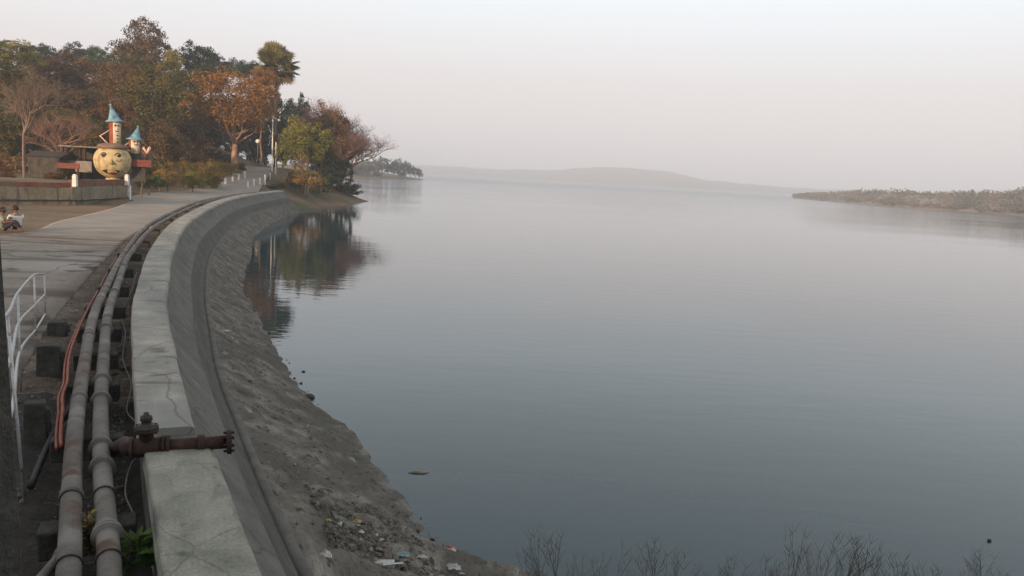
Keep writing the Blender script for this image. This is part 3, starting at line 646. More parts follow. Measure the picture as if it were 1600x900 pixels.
patch(-.48 + FT, .33, .15, .13, 'face2', 'eye'); patch(-.48 + FT, .32, .13, .12, 'ink', 'pupil', 1.03)
patch(.33 + FT, .33, .13, .11, 'face2', 'eye'); patch(.37 + FT, .33, .10, .09, 'ink', 'pupil', 1.03)
for cx in (.33, -.50):
    mb = MB(); mb.tube([sph(cx + FT + .19 * math.cos(a), .29 + .2 * math.sin(a), 1.02) for a in np.linspace(.3, 2.9, 9)], .03, 6); put(mb, 'ink', 'eyebrow', pot)
mb = MB(); mb.tube([sph(.33 + FT + .14 * math.cos(a), .12 + .10 * math.sin(a), 1.02) for a in np.linspace(3.4, 6.8, 9)], .03, 6); put(mb, 'potrim', 'eye_bag', pot)
mb = MB(); p0 = sph(-.06, -.02); mb.add([sph(-.22, -.14, 1.0), sph(.12, -.14, 1.0), sph(-.05, .20, 1.0), sph(-.05, -.10, 1.22), sph(-.05, -.2, 1.0)], [(0, 3, 2), (3, 1, 2), (0, 4, 3), (4, 1, 3), (0, 2, 1, 4)]); put(mb, 'nose', 'nose', pot)
sh = [(-1, .55), (-.5, .75), (0, .8), (.5, .75), (1, .55), (.85, 0), (.55, -.5), (.2, -.75), (-.2, -.75), (-.6, -.5), (-.88, 0)]
patch(-.10, -.66, .58, .22, 'ink', 'mouth', 1.015, shape=sh); patch(.05, -.76, .26, .10, 'mouth', 'tongue', 1.045, shape=sh)
def figure(name, px, Y, ptop, pbot, rr_, hat_px, hat_r, lab, tilt, face_c, v=False):
    b = aty(px, pbot, Y); t = aty(px, ptop, Y); hp = aty(px + tilt, hat_px, Y)
    g = empty(name, b, lab, 'sculpture'); c, fw, sr = frame(b)
    T2 = Matrix.Translation(c) @ Matrix(((sr.x, -fw.x, 0, 0), (sr.y, -fw.y, 0, 0), (0, 0, 1, 0), (0, 0, 0, 1)))
    H = t.z - b.z; HH = hp.z - t.z; tx = (tilt / F) * Y
    def pt(mb, m_, nm): o = mb.build(nm, M[m_]); o.data.transform(T2); return sub(o, g)
    mb = MB(); mb.lathe((0, 0, 0), [(rr_ * 1.03, 0), (rr_, .05), (rr_ * .97, H * .5), (rr_ * .98, H)], 28); pt(mb, 'redfig', 'body')
    # painted face panel wraps the viewer side
    mb = MB(); n = 14; a0, a1 = -.55 + (.2 if not v else -.1), .95; vs = []
    for z in (H * .02, H * .5, H * .98):
        for k in range(n + 1): a = a0 + (a1 - a0) * k / n; vs.append((math.sin(a) * rr_ * 1.03, -math.cos(a) * rr_ * 1.03, z))
    fs = [(i * (n + 1) + k, i * (n + 1) + k + 1, (i + 1) * (n + 1) + k + 1, (i + 1) * (n + 1) + k) for i in range(2) for k in range(n)]; mb.add(vs, fs, smooth=True)
    o = pt(mb, face_c, 'face_panel'); sm = o.modifiers.new('thick', 'SOLIDIFY'); sm.thickness = .03
    def fp(a, z, q=1.05): return Vector((math.sin(a) * rr_ * q, -math.cos(a) * rr_ * q, z))
    for a in (.0, .5):
        mb = MB(); mb.lathe(fp(a, H * .84, 1.04), [(.02, -.06), (.07, -.03), (.07, .03), (.02, .06)], 8); pt(mb, 'ink', 'eye')
    mb = MB(); mb.lathe(fp(.25, H * .72, 1.06), [(.03, -.09), (.09, -.05), (.05, .06), (.01, .12)], 8); pt(mb, 'pink', 'nose')
    mb = MB(); mb.tube([fp(a, H * .60 + .06 * (a - .25) ** 2 * 10, 1.06) for a in np.linspace(-.05, .55, 6)], .03, 6); pt(mb, 'mouth', 'mouth')
    if not v:
        for z in (.44, .31, .18, .06):
            mb = MB(); mb.lathe(fp(.3, H * z, 1.04), [(.02, -.05), (.06, -.02), (.06, .02), (.02, .05)], 8); pt(mb, 'ink', 'button')
    mb = MB(); hr = hat_r; prof = [(hr, -.03), (hr * .98, .03), (hr * .66, .12 * HH), (hr * .50, .32 * HH), (hr * .28, .66 * HH), (hr * .12, .92 * HH), (.04, HH)]
    base = len(mb.v); mb.lathe((0, 0, H), prof, 28); mb.v = [(x + tx * max(0, (z - H) / HH), y, z + .05 * (-x / hr) * (tilt / 8.) * (1 - max(0, (z - H) / HH))) for x, y, z in mb.v]; pt(mb, 'blue', 'hat')
    mb = MB(); mb.lathe((tx, 0, H + HH), [(.02, -.05), (.085, 0), (.085, .06), (.03, .13)], 10); pt(mb, 'blue', 'hat_knob')
    s_ = .82 if v else 1
    mb = MB(); mb.tube([(-rr_ * .9, -.15, H * .42 + .25 * s_ + .15), (-rr_ - .58 * s_, -.25, H * .40 - .02), (-rr_ * .75, -.45, -.02 if not v else H * .15)], [.05, .055, .05], 8); pt(mb, 'pink', 'arm')
    if v:
        mb = MB(); mb.tube([(rr_ * .9, -.1, H * .35), (rr_ + .35, -.2, -.15), (rr_ + .42, -.22, .05)], .045, 8); pt(mb, 'redfig', 'arm')
        mb = MB(); h0 = Vector((rr_ + .42, -.22, .05))
        for dx, dz, r2 in ((-.30, .42, .05), (-.22, .50, .045), (.22, .55, .05), (.14, .50, .045), (.30, .45, .04)): mb.tube([h0, h0 + Vector((dx * .5, -.02, dz * .55)), h0 + Vector((dx, -.02, dz))], [.075, r2 * 1.1, r2 * .7], 8)
        pt(mb, 'pink', 'hand')
    return g
figure('tower_figure', 180.5, 60.6, 190, 229, .43, 165, .66, 'tall cylindrical figure with blue cone hat standing on the round face sculpture', -6, 'face2')
figure('tower_figure', 210.5, 61.0, 218, 240, .40, 199, .60, 'short cylindrical figure with tilted blue cone hat right of the round face sculpture', 5, 'face2', True)
b = aty(210.5, 240, 61)
sg = empty('figure_stand', (b.x, b.y, 3.0), 'red topped stand under the short figure with blue cone hat', 'stand')
mb = MB(); mb.box((b.x, b.y + .1, b.z - .22), (.62, .62, .44)); sub(mb.build('neck_block', M['block']), sg)
mb = MB(); mb.box((b.x + .25, b.y, b.z - .70), (1.9, 1.1, .52), rz=.35); sub(mb.build('red_box', M['redplat'], bevel=.02), sg)
mb = MB(); mb.box((b.x + .25, b.y + .1, b.z - 1.5), (.9, .7, 1.1), rz=.35); sub(mb.build('plinth', M['block']), sg)
# shed behind
sp = aty(128, 250, 66)
sd = empty('shed', (sp.x, sp.y, 3.0), 'low dark open shed with a pale flat roof edge behind the round face sculpture', 'shed')
mb = MB(); a = aty(103, 228, 66); b2 = aty(152, 229, 66); cz = a.z
cx = (a.x + b2.x) / 2
mb.box((cx + .3, 67.4, cz), (4.2, 3.2, .10)); sub(mb.build('roof', M['tin']), sd)
for dx, dy in ((-1.6, -1.3), (0.2, -1.3), (2.2, -1.3), (-1.6, 1.3), (2.2, 1.3)):
    mb = MB(); mb.box((cx + dx, 67.4 + dy, (cz + 2.9) / 2), (.13, .13, cz - 2.9)); sub(mb.build('post', M['darkwood']), sd)
mb = MB(); mb.box((cx + .3, 68.8, (cz + 2.9) / 2), (3.9, .12, cz - 2.95)); sub(mb.build('back_wall', M['darkwood']), sd)
mb = MB(); mb.box((cx - .2, 66.0, 4.0), (2.0, .08, .9)); sub(mb.build('front_panel', M['tin']), sd)
p = aty(107, 259, 63)
mb = MB(); mb.box((0, 0, 0), (1.7, .10, .42)); o = mb.build('red_board', M['redplat'], bevel=.01)
bd = empty('red_bench', (p.x, p.y, 3.1), 'faded red board on dark legs left of the round face sculpture', 'bench'); o.parent = bd; o.location = (0, 0, p.z - 3.1)
for dx in (-.7, .7):
    mb = MB(); mb.box((dx, .06, (p.z - 3.1 - .2) / 2), (.1, .1, p.z - 3.1 - .1)); mb.build('leg', M['darkwood'], bd)
p = aty(82, 246, 66); hs = empty('hut', (p.x, p.y, 3.0), 'small dark hut with a dark roof between bare pale tree and shed', 'hut')
mb = MB(); mb.box((p.x, p.y, 3.8), (2.6, 2.4, 1.7)); sub(mb.build('wall', M['block']), hs)
mb = MB(); mb.add([(p.x - 1.5, p.y - 1.4, 4.65), (p.x + 1.5, p.y - 1.4, 4.65), (p.x + 1.5, p.y + 1.4, 4.65), (p.x - 1.5, p.y + 1.4, 4.65), (p.x - 1.4, p.y, 5.1), (p.x + 1.4, p.y, 5.1)], [(0, 1, 5, 4), (2, 3, 4, 5), (1, 2, 5), (3, 0, 4), (0, 3, 2, 1)]); sub(mb.build('roof', M['darkwood']), hs)

# ------------------------------------------------------------------ bollards and lamp posts by the road
def bollard(px, py, h, lb, w=.17):
    p = hit(px, py, 60, 125); g = MB(); g.box((0, 0, h / 2 - .1), (w, w, h + .2)); g.lathe((0, 0, h), [(w * .5, 0), (w * .62, .02), (w * .3, .1)], 10)
    o = g.build('bollard', M['white'], bevel=.01); o.location = p; tag(o, lb, 'bollard', 'white bollards along the road')
lbL = ['nearest thin', 'second, thickest', 'third', 'fourth', 'fifth, farthest']
for i, (x, y, w) in enumerate([(341.5, 296, .16), (352, 291, .24), (363.5, 287, .16), (373, 284, .18), (382.5, 279.5, .18)]): bollard(x, y, .85, lbL[i] + ' white bollard on the left side of the road below the orange tree', w)
lbR = ['nearest', 'second', 'third', 'tall thin fourth', 'fifth, farthest']
for i, (x, y, h) in enumerate([(387.3, 298, .95), (396.5, 292, .8), (406, 290, .85), (414, 289, 1.15), (422, 281, .85)]): bollard(x, y, h, lbR[i] + ' white bollard on the right side of the road beside the dam', .17)
def lamp(px, py, ptop, Y, lb, heads):
    b = aty(px, py, Y); t = aty(px, ptop, Y); h = t.z - b.z + .3
    g = empty('lamp_post' if heads else 'utility_pole', (b.x, b.y, b.z - .3), lb, 'lamp post' if heads else 'pole')
    mb = MB(); mb.tube([(0, 0, -.3), (0, 0, 1.0), (0, 0, h)], [.11, .10, .065], 12); mb.build('pole', M['white'], g)
    mb = MB(); mb.box((0, 0, .25), (.45, .45, .5)); mb.build('base', M['crown'], g, bevel=.02)
    if heads:
        mb = MB(); mb.tube([(-.75, 0, h - .25), (-.3, 0, h - .05), (.3, 0, h - .05), (.75, 0, h - .25)], .035, 8); mb.build('cross_arm', M['steel'], g)
        for dx in (-.85, 0, .85):
            z = h - .3 if dx else h + .1
            mb = MB(); mb.lathe((dx, 0, z), [(.05, .22), (.12, .18), (.22, .05), (.22, .0)], 12); s_ = mb.build('lamp_head', M['steel'], g)
            mb = MB(); mb.lathe((dx, 0, z), [(.18, -.001), (.17, -.07), (.08, -.13)], 12); mb.build('bulb_cover', M['glass'], s_)
lamp(425, 276, 184, 112, 'tall pale lamp post with three lamp heads at the road end', True)
lamp(430.5, 276, 222, 111, 'shorter pale pole without lamp close beside the tall lamp post', False)
for px, py, Y, lb in ((347, 231, 122, 'small globe lamp on a post under the orange tree, left of its trunk'), (403, 221, 126, 'small globe lamp on a post among dark trees right of the orange tree trunk')):
    t = aty(px, py, Y); z0 = e1(t.x, t.y); g = empty('garden_lamp', (t.x, t.y, z0), lb, 'garden lamp')
    mb = MB(); mb.tube([(0, 0, -.2), (0, 0, t.z - z0)], .06, 8); mb.build('pole', M['tin'], g)
    mb = MB(); mb.lathe((0, 0, t.z - z0), [(.12, -.3), (.3, -.2), (.38, 0), (.3, .22), (.1, .34)], 14); mb.build('globe', M['glass'], g)

# ------------------------------------------------------------------ trees
def clump_crown(name, seed, nclump, per, leaf, matl, flat=1., hollow=.55, cr=.26, droop=0, squash=.8):
    q = np.random.default_rng(seed); cs = []
    while len(cs) < nclump:
        v = q.normal(size=3); v /= np.linalg.norm(v); rr_ = q.random() ** (.30 + .2 * (1 - hollow))
        v = v * rr_ * (.95 + .16 * math.sin(3 * math.atan2(v[1], v[0]) + seed) * math.cos(2.3 * v[2] + seed))
        if v[2] < -.75: continue
        if v[2] < 0: v[2] *= flat
        cs.append(v)
    cs = np.array(cs); n = nclump * per; ci = np.repeat(np.arange(nclump), per)
    ctint = q.random(nclump) * .7 + .15; rad = cr * (.5 + .8 * q.random(nclump))
    d = q.normal(size=(n, 3)); d /= np.linalg.norm(d, axis=1)[:, None]; rr_ = q.random(n) ** .45
    pos = cs[ci] + d * (rr_ * rad[ci])[:, None] * np.array([1, 1, squash]); pos[:, 2] -= droop * q.random(n) * .2
    nrm = d * .7 + q.normal(size=(n, 3)) * .6 + np.array([0, 0, .4]); nrm /= np.linalg.norm(nrm, axis=1)[:, None]
    a = np.cross(nrm, q.normal(size=(n, 3))); a /= np.linalg.norm(a, axis=1)[:, None]; b = np.cross(nrm, a)
    sz = leaf * (.6 + .8 * q.random(n))[:, None]
    V = np.stack([pos - a * sz, pos + b * sz * .5, pos + a * sz, pos - b * sz * .5], 1).reshape(-1, 3)
    tint = np.repeat(np.clip(ctint[ci] + q.normal(size=n) * .12, 0, 1), 4)
    me = bpy.data.meshes.new(name); me.vertices.add(4 * n); me.vertices.foreach_set('co', V.ravel()); me.loops.add(4 * n); me.polygons.add(n)
    me.loops.foreach_set('vertex_index', np.arange(4 * n)); me.polygons.foreach_set('loop_start', np.arange(0, 4 * n, 4)); me.polygons.foreach_set('loop_total', np.full(n, 4))
    at = me.attributes.new('tint', 'FLOAT', 'POINT'); at.data.foreach_set('value', tint); me.update(); me.validate()
    if matl: me.materials.append(matl)
    return me, cs
def limbs(mb, base, cs_world, top, r, q, nl, seg=5, wob=.06):
    """trunk from base to top then limbs to some clump centres"""
    base = Vector(base); top = Vector(top); H = (top - base).length; pts = []
    for i in range(7):
        t = i / 6; pts.append(base.lerp(top, t) + Vector((q.uniform(-1, 1), q.uniform(-1, 1), 0)) * wob * H * t * (1 - t) * 2)
    mb.tube([pts[0] - Vector((0, 0, .4))] + pts, [r * 1.5] + [r * (1.25 - .75 * (i / 6) ** .8) for i in range(7)], 9)
    for k in range(min(nl, len(cs_world))):
        c = Vector(cs_world[k]); t0 = q.uniform(.55, 1); s = pts[min(6, int(t0 * 6))]; mid = s.lerp(c, .5) + Vector((q.uniform(-.1, .1), q.uniform(-.1, .1), -.08)) * (c - s).length
        m1 = s.lerp(mid, .5) + Vector((q.uniform(-.05, .05),) * 3) * (c - s).length
        mb.tube([s, m1, mid, c], [r * .42, r * .32, r * .2, r * .05], 6)
PROTO = {}
def crown_mesh(kind, k=0):
    key = (kind, k)
    if key not in PROTO:
        spec = dict(orange=(150, 85, .030, L['orange'], .8, .35, .22), olive=(130, 80, .040, L['olive'], .9, .45, .24), green=(130, 80, .038, L['green'], .9, .5, .24), dark=(130, 85, .040, L['dark'], .95, .6, .25),
                    brown=(120, 80, .036, L['brown'], .8, .3, .22), redbrown=(130, 80, .036, L['redbrown'], .8, .3, .22), yellow=(130, 80, .036, L['yellow'], .8, .45, .22), rust=(40, 70, .055, L['rust'], .5, .45, .28),
                    bush=(40, 70, .055, L['green'], .5, .45, .28), far=(40, 40, .085, L['far'], .9, .55, .3), farg=(40, 40, .085, L['dark'], .9, .55, .3))[kind]
        PROTO[key] = clump_crown(kind + '_crown', 11 + 7 * k + len(PROTO), spec[0], spec[1], spec[2], spec[3], spec[4], spec[5], spec[6])
    return PROTO[key]
tree_i = 0
def tree(px, pyc, rx, rz, Y, kind, label, name='tree', k=0, bark='bark', tr=None, group=None, base=None, cat='tree', lim=16, tlean=0, minz=None):
    """crown centred where the ray (px,pyc) reaches depth Y; radii in metres"""
    global tree_i; tree_i += 1; q = random.Random(tree_i * 13 + 5)
    c = aty(px, pyc, Y); bx, by = (base if base else (c.x + q.uniform(-.08, .08) * rx, c.y)); bz = e1(bx, by)
    if minz is not None: bz = max(bz, minz)
    g = empty(name, (bx, by, bz), label, cat, group)
    me, cs = crown_mesh(kind, k); o = bpy.data.objects.new('crown', me); C.objects.link(o); o.parent = g
    o.location = (c.x - bx, c.y - by, c.z - bz); o.scale = (rx, rx, rz); rz_ = q.uniform(0, 6.28); o.rotation_euler = (0, 0, rz_)
    Rm = Matrix.Rotation(rz_, 3, 'Z'); cw = [Rm @ Vector((a[0] * rx, a[1] * rx, a[2] * rz)) + Vector(o.location) for a in cs]; q.shuffle(cw)
    mb = MB(); r = tr or max(.12, rx * .05); limbs(mb, (0, 0, 0), cw, (c.x - bx + tlean, c.y - by, max(.5, (c.z - bz) - rz * .35)), r, q, lim)
    mb.build('trunk', M[bark], g); return g
def bare(px, ptop, Y, spread, label, name='bare_tree', seed=1, matl='twigred', depth=6, r=.22, base_px=None, lean=(0, 0), trunk_frac=.35, group=None, thin=.62, basez=None, straight=0):
    q = random.Random(seed); t = aty(px, ptop, Y); bp = t if base_px is None else aty(base_px, 270, Y); bz = e1(bp.x, bp.y) if basez is None else basez
    g = empty(name, (bp.x, bp.y, bz), label, 'tree', group); H = t.z - bz; mt = MB(); mc = MB()
    def grow(p, d, l, r, dep):
        pts = [p]; dd = d.copy()
        for i in range(3): dd = (dd + Vector((q.uniform(-1, 1), q.uniform(-1, 1), q.uniform(-.6, .9))) * (.06 if straight and dep == depth else .22)).normalized(); pts.append(pts[-1] + dd * l / 3)
        tgt = mt if dep >= depth - 1 else mc
        tgt.tube(pts, [r, r * .9, r * .8, r * .68], 8 if dep > depth - 2 else (5 if dep > 2 else 3), caps=False)
        if dep == 0: return
        for k in range(3 if dep < 5 else 4):
            ax = Vector((q.uniform(-1, 1), q.uniform(-1, 1), q.uniform(-.3, .3))).normalized(); nd = (dd * .75 + ax * spread + Vector((0, 0, .12))).normalized()
            grow(pts[-1 if k or (straight and dep == depth) else 2], nd, l * (q.uniform(.38, .5) if straight and dep == depth else q.uniform(.62, .84)), r * thin, dep - 1)
    l0 = H * trunk_frac; grow(Vector((0, 0, -.3)), Vector((lean[0], lean[1], 1)).normalized(), l0, r, depth)
    # fit the top of the tree to its height
    mz = max(v[2] for v in mc.v); k = H / mz
    for m_ in (mt, mc): m_.v = [(x * k, y * k, z * k) for x, y, z in m_.v]
    mt.build('trunk', M[matl if matl != 'twigred' else 'bark'], g); mc.build('crown', M[matl], g); return g
def mtr(px_, Y): return px_ / F * Y
def T_(px, pyc, rxp, rzp, Y, kind, label, **kw): return tree(px, pyc, mtr(rxp, Y), mtr(rzp, Y), Y, kind, label, **kw)

# skyline and hillside trees
T_(12, 88, 52, 26, 118, 'yellow', 'yellow-green tree at the top left corner of the wooded hill', k=0)
T_(66, 92, 34, 24, 165, 'dark', 'dark green tree on the skyline right of the yellow-green corner tree', k=1)
T_(122, 95, 30, 26, 172, 'dark', 'dark green skyline tree midway between the corner tree and the tallest brown tree', k=0)
T_(158, 98, 26, 28, 168, 'green', 'small dark skyline tree just left of the tallest brown tree', k=0)
T_(206, 92, 26, 30, 163, 'brown', 'left shoulder crown beside the tallest brown hill tree', k=1)
T_(229, 76, 44, 46, 150, 'brown', 'tallest grey-brown tree standing above the wooded hill', k=0, tr=.5)
T_(271, 96, 16, 20, 132, 'yellow', 'small pale yellow-green crown between the tallest tree and the dark domed tree', k=1)
T_(308, 100, 36, 32, 158, 'dark', 'dark green dome-shaped tree on the skyline right of the tallest brown tree', k=1)
T_(346, 108, 22, 17, 166, 'dark', 'low dark skyline tree right of the dark domed tree', k=0)
T_(374, 108, 20, 17, 162, 'green', 'dark skyline tree behind the top of the orange tree', k=1)
T_(100, 120, 56, 36, 128, 'redbrown', 'wide reddish-brown tree high on the left of the hill', k=0)
T_(24, 130, 46, 34, 100, 'olive', 'olive tree behind the bare pale tree at the left edge', k=0)
T_(186, 132, 44, 34, 118, 'redbrown', 'rusty brown tree right above the tall blue hatted figure', k=1)
T_(140, 168, 40, 34, 104, 'brown', 'dull brown tree left of the tall blue hatted figure', k=1)
T_(104, 200, 46, 34, 88, 'olive', 'shadowy olive tree behind the shed roof', k=1)
T_(236, 158, 46, 58, 101, 'olive', 'large olive-brown tree right behind the two blue hatted figures', k=2, tr=.35)
T_(282, 158, 40, 52, 122, 'olive', 'olive tree between the blue hatted figures and the orange tree', k=1)
T_(255, 222, 44, 34, 92, 'brown', 'brown low tree right of the short blue hatted figure', k=0)
T_(322, 205, 34, 40, 135, 'dark', 'dark evergreen tree behind the left side of the orange tree', k=1)
T_(60, 178, 48, 40, 112, 'brown', 'grey-brown tree directly behind the bare pale tree', k=0)
T_(4, 205, 42, 44, 84, 'olive', 'shaded olive tree at the left edge below the corner tree', k=2)
T_(160, 212, 34, 28, 80, 'olive', 'dark olive tree between the shed and the tall figure', k=0)
T_(418, 190, 38, 54, 150, 'dark', 'deep dark evergreen behind the lamp post', k=0, tr=.3)
T_(462, 192, 26, 44, 140, 'dark', 'narrow dark evergreen right of the lamp post below the palm', k=1)
T_(386, 200, 30, 46, 142, 'dark', 'dark evergreen behind the trunk of the orange tree', k=1)
T_(443, 235, 26, 22, 133, 'dark', 'low dark shrubby tree filling the gap behind the lamp post', k=0)
T_(356, 228, 30, 26, 138, 'green', 'shaded green tree low behind the orange tree trunk', k=0)
T_(402, 240, 22, 22, 150, 'dark', 'dark low tree closing the end of the road', k=1)
T_(40, 150, 44, 34, 106, 'redbrown', 'rust-brown crown above the bare pale tree', k=1)
T_(92, 158, 40, 32, 98, 'brown', 'brown crown between bare pale tree and the tall blue hatted figure', k=0)
T_(210, 112, 44, 30, 128, 'olive', 'olive crown just below the tallest brown tree', k=1)
T_(270, 128, 44, 30, 130, 'olive', 'olive-green crown below the pale yellow-green crown', k=2)
T_(176, 182, 34, 34, 90, 'redbrown', 'orange-brown crown directly behind the tall blue hatted figure', k=0)
T_(298, 214, 34, 34, 108, 'brown', 'shaded brown tree left of the orange tree trunk', k=1)
T_(410, 136, 30, 30, 126, 'orange', 'rust-orange crown between the orange tree and the palm', k=1, tr=.16)
T_(396, 112, 22, 16, 150, 'dark', 'small dark crown left of the palm head', k=0)
T_(330, 122, 30, 22, 140, 'olive', 'olive crown above the left side of the orange tree', k=0)
T_(30, 232, 40, 30, 92, 'dark', 'dark evergreen low behind the bare pale tree', k=1)
T_(136, 138, 48, 34, 150, 'olive', 'olive tree filling the hill left of the tallest brown tree', k=0)
T_(48, 128, 48, 30, 146, 'olive', 'olive tree filling the hill below the left skyline trees', k=2)
T_(96, 190, 44, 30, 106, 'olive', 'shaded olive tree behind the shed', k=2)
T_(190, 160, 40, 30, 132, 'brown', 'brown tree filling the hill behind the tall blue hatted figure', k=1)
T_(262, 190, 40, 40, 116, 'olive', 'olive tree filling the slope left of the orange tree', k=0)
# orange tree
T_(366, 162, 72, 58, 111, 'orange', 'orange-leaved spreading tree with a pale red trunk beside the road', k=0, bark='barkred', tr=.42, base=(aty(366, 262, 111).x, 111), lim=26)
T_(318, 176, 22, 24, 109, 'orange', 'low left crown of orange leaves beside the big orange tree', k=1, bark='barkred', tr=.14)
# bare pale tree at left
bare(44, 100, 62, .62, 'bare pale-barked tree behind the retaining wall at the left', seed=14, matl='barkgrey', r=.17, base_px=38, trunk_frac=.62, depth=6, basez=3.0, straight=1)
bare(92, 168, 72, .8, 'small bare tree behind the small dark hut', seed=9, matl='twigred', r=.16, depth=6, basez=3.0)
# right cluster on the point
T_(474, 230, 42, 44, 106, 'yellow', 'yellow-green bushy tree on the point right of the lamp post', k=0, base=(aty(476, 280, 106).x, 106), tr=.25)
T_(503, 240, 26, 30, 110, 'olive', 'olive-green crown between the yellow-green tree and the brown tree on the point', k=1)
T_(508, 206, 40, 44, 124, 'redbrown', 'reddish-brown dense tree in the middle of the point', k=0, tr=.3)
T_(528, 226, 28, 42, 128, 'olive', 'dark olive tree at the lake side of the point', k=2, tr=.25)
T_(516, 265, 34, 24, 122, 'dark', 'dark green bush under the brown tree on the point', k=0, name='bush', cat='bush')
T_(482, 280, 28, 20, 104, 'rust', 'rusty low bush at the foot of the yellow-green tree', k=0, name='bush', cat='bush')
bare(500, 146, 128, .7, 'bare twiggy tree rising above the brown tree on the point', seed=21, depth=7, r=.24, trunk_frac=.34, base_px=502)
bare(478, 158, 134, .75, 'fine twigged bare tree right of the palm', seed=33, depth=7, r=.2, trunk_frac=.34, base_px=480)
bare(552, 190, 127, .95, 'bare reddish tree leaning out over the lake at the tip of the point', seed=40, depth=7, r=.24, base_px=538, lean=(.45, 0), trunk_frac=.3)
bare(534, 178, 130, .8, 'tangled bare tree just left of the leaning one at the tip', seed=52, depth=7, r=.22, base_px=530, lean=(.1, 0), trunk_frac=.32)
T_(536, 292, 26, 15, 124, 'bush', 'dark green shrub hanging over the water at the tip of the point', k=0, name='bush', cat='bush')
T_(550, 299, 17, 10, 126, 'bush', 'dark green shrub farthest out at the water edge of the point', k=1, name='bush', cat='bush')
T_(462, 280, 16, 14, 110, 'olive', 'olive shrub behind the dam end', k=0, name='bush', cat='bush')
T_(500, 296, 20, 8, 112, 'rust', 'low rusty shrub on the slope above the reflection', k=0, name='bush', cat='bush')
T_(512, 286, 22, 13, 117, 'bush', 'green shrub on the bank below the brown tree', k=1, name='bush', cat='bush')
T_(470, 288, 14, 9, 106, 'rust', 'small rusty shrub on the bank near the dam end', k=1, name='bush', cat='bush')
# palm
pb = aty(432, 100, 136); pz = e1(pb.x, pb.y)
pg = empty('palm_tree', (pb.x, pb.y, pz), 'tall fan palm with a round grey-green head above the orange tree', 'palm tree')
H = pb.z - pz; mb = MB(); mb.tube([(0, 0, -.3), (.1, 0, H * .3), (-.1, .1, H * .7), (0, 0, H)], [.34, .26, .24, .26], 10); mb.build('trunk', M['darkwood'], pg)
q = random.Random(4); mb = MB(); md = MB()
for i in range(110):
    u = q.uniform(-.62, 1); a = i * 2.399; el = math.asin(u); dr = Vector((math.cos(a) * math.cos(el), math.sin(a) * math.cos(el), math.sin(el)))
    tgt = md if u < -.35 else mb; l1 = q.uniform(1.6, 2.6); hub = dr * l1 + Vector((0, 0, -.25 * l1 * (1 - dr.z))); rad = q.uniform(1.3, 1.8)
    s_ = dr.cross(Vector((0, 0, 1))).normalized() if abs(dr.z) < .95 else Vector((1, 0, 0)); up = s_.cross(dr).normalized(); tgt.tube([Vector((0, 0, H)), Vector((0, 0, H)) + hub], .035, 4, tint=.3)
    roll = q.uniform(-.7, .7); s2 = s_ * math.cos(roll) + up * math.sin(roll); nn = s2.cross(dr).normalized(); ti = q.random()
    for k in range(13):
        an = (k / 12 - .5) * 4.0; dd = dr * math.cos(an) + s2 * math.sin(an); w = dd.cross(nn).normalized() * rad * .11; o0 = Vector((0, 0, H)) + hub; sag = Vector((0, 0, -.12 * rad))
        tgt.add([o0, o0 + dd * rad * .55 + w + nn * .04, o0 + dd * rad + sag, o0 + dd * rad * .55 - w - nn * .04], [(0, 1, 2, 3)], min(1, ti * .8 + q.uniform(0, .25)))
mb.build('fronds', L['palm'], pg); md.build('dead_fronds', L['brown'], pg)
# shrubs along the road bank
sh_l = [(234, 284, 24, 18, 70, 'bush', 'dark green shrub just right of the pedestal wall'), (222, 266, 20, 18, 66, 'olive', 'olive shrub under the red topped stand'),
        (262, 282, 24, 19, 78, 'rust', 'rusty shrub left in the hedge along the road bank'), (286, 270, 24, 24, 84, 'rust', 'tall rusty shrub in the hedge behind the road bank'),
        (302, 283, 24, 17, 82, 'yellow', 'low yellow-green shrub in front of the hedge'), (324, 272, 24, 24, 90, 'rust', 'large orange-green shrub in the middle of the hedge'),
        (308, 256, 24, 18, 97, 'redbrown', 'red-brown shrub behind the middle of the hedge'), (344, 268, 20, 18, 98, 'rust', 'orange-green shrub beside the left bollards'), (330, 285, 18, 13, 90, 'yellow', 'small yellow-green shrub at the first left bollards'),
        (362, 265, 16, 14, 104, 'rust', 'rust-coloured shrub at the foot of the orange tree'), (350, 250, 16, 12, 114, 'olive', 'olive shrub left of the foot of the orange tree trunk'), (334, 243, 20, 14, 119, 'brown', 'brown shrub on the slope left of the orange tree trunk'), (312, 238, 20, 16, 116, 'olive', 'olive shrub on the slope above the hedge'), (377, 262, 9, 10, 112, 'brown', 'dry brown shrub right of the orange tree trunk'), (250, 270, 20, 20, 80, 'rust', 'rusty shrub between pedestal wall shrub and hedge'),
        (272, 252, 22, 18, 95, 'redbrown', 'red-brown shrub above the hedge right of the sculptures'), (246, 262, 18, 16, 84, 'olive', 'olive shrub between the sculptures and the hedge'),
        (440, 290, 10, 6, 101, 'olive', 'dark low shrub between the right bollards and the dam'), (424, 292, 12, 5, 99, 'bush', 'flat dark shrub behind the tall thin bollard'), (452, 284, 12, 8, 106, 'rust', 'orange shrub at the foot of the lamp post'),
        (20, 262, 30, 20, 74, 'redbrown', 'red-brown shrub behind the retaining wall at the left edge'), (66, 268, 18, 12, 70, 'rust', 'rusty shrub right of the bare pale tree'),
        (84, 276, 18, 9, 62, 'redbrown', 'low red-brown shrub on the terrace in front of the small dark hut'), (8, 276, 20, 9, 60, 'redbrown', 'low red-brown shrub at the left end of the terrace'), (104, 268, 14, 10, 64, 'olive', 'small olive shrub under the red board')]
for i, (px, py, rx, rz, Y, kd, lb) in enumerate(sh_l): T_(px, py, rx, rz, Y, kd, lb, k=i % 2, name='bush', cat='bush', lim=8, tr=.06)
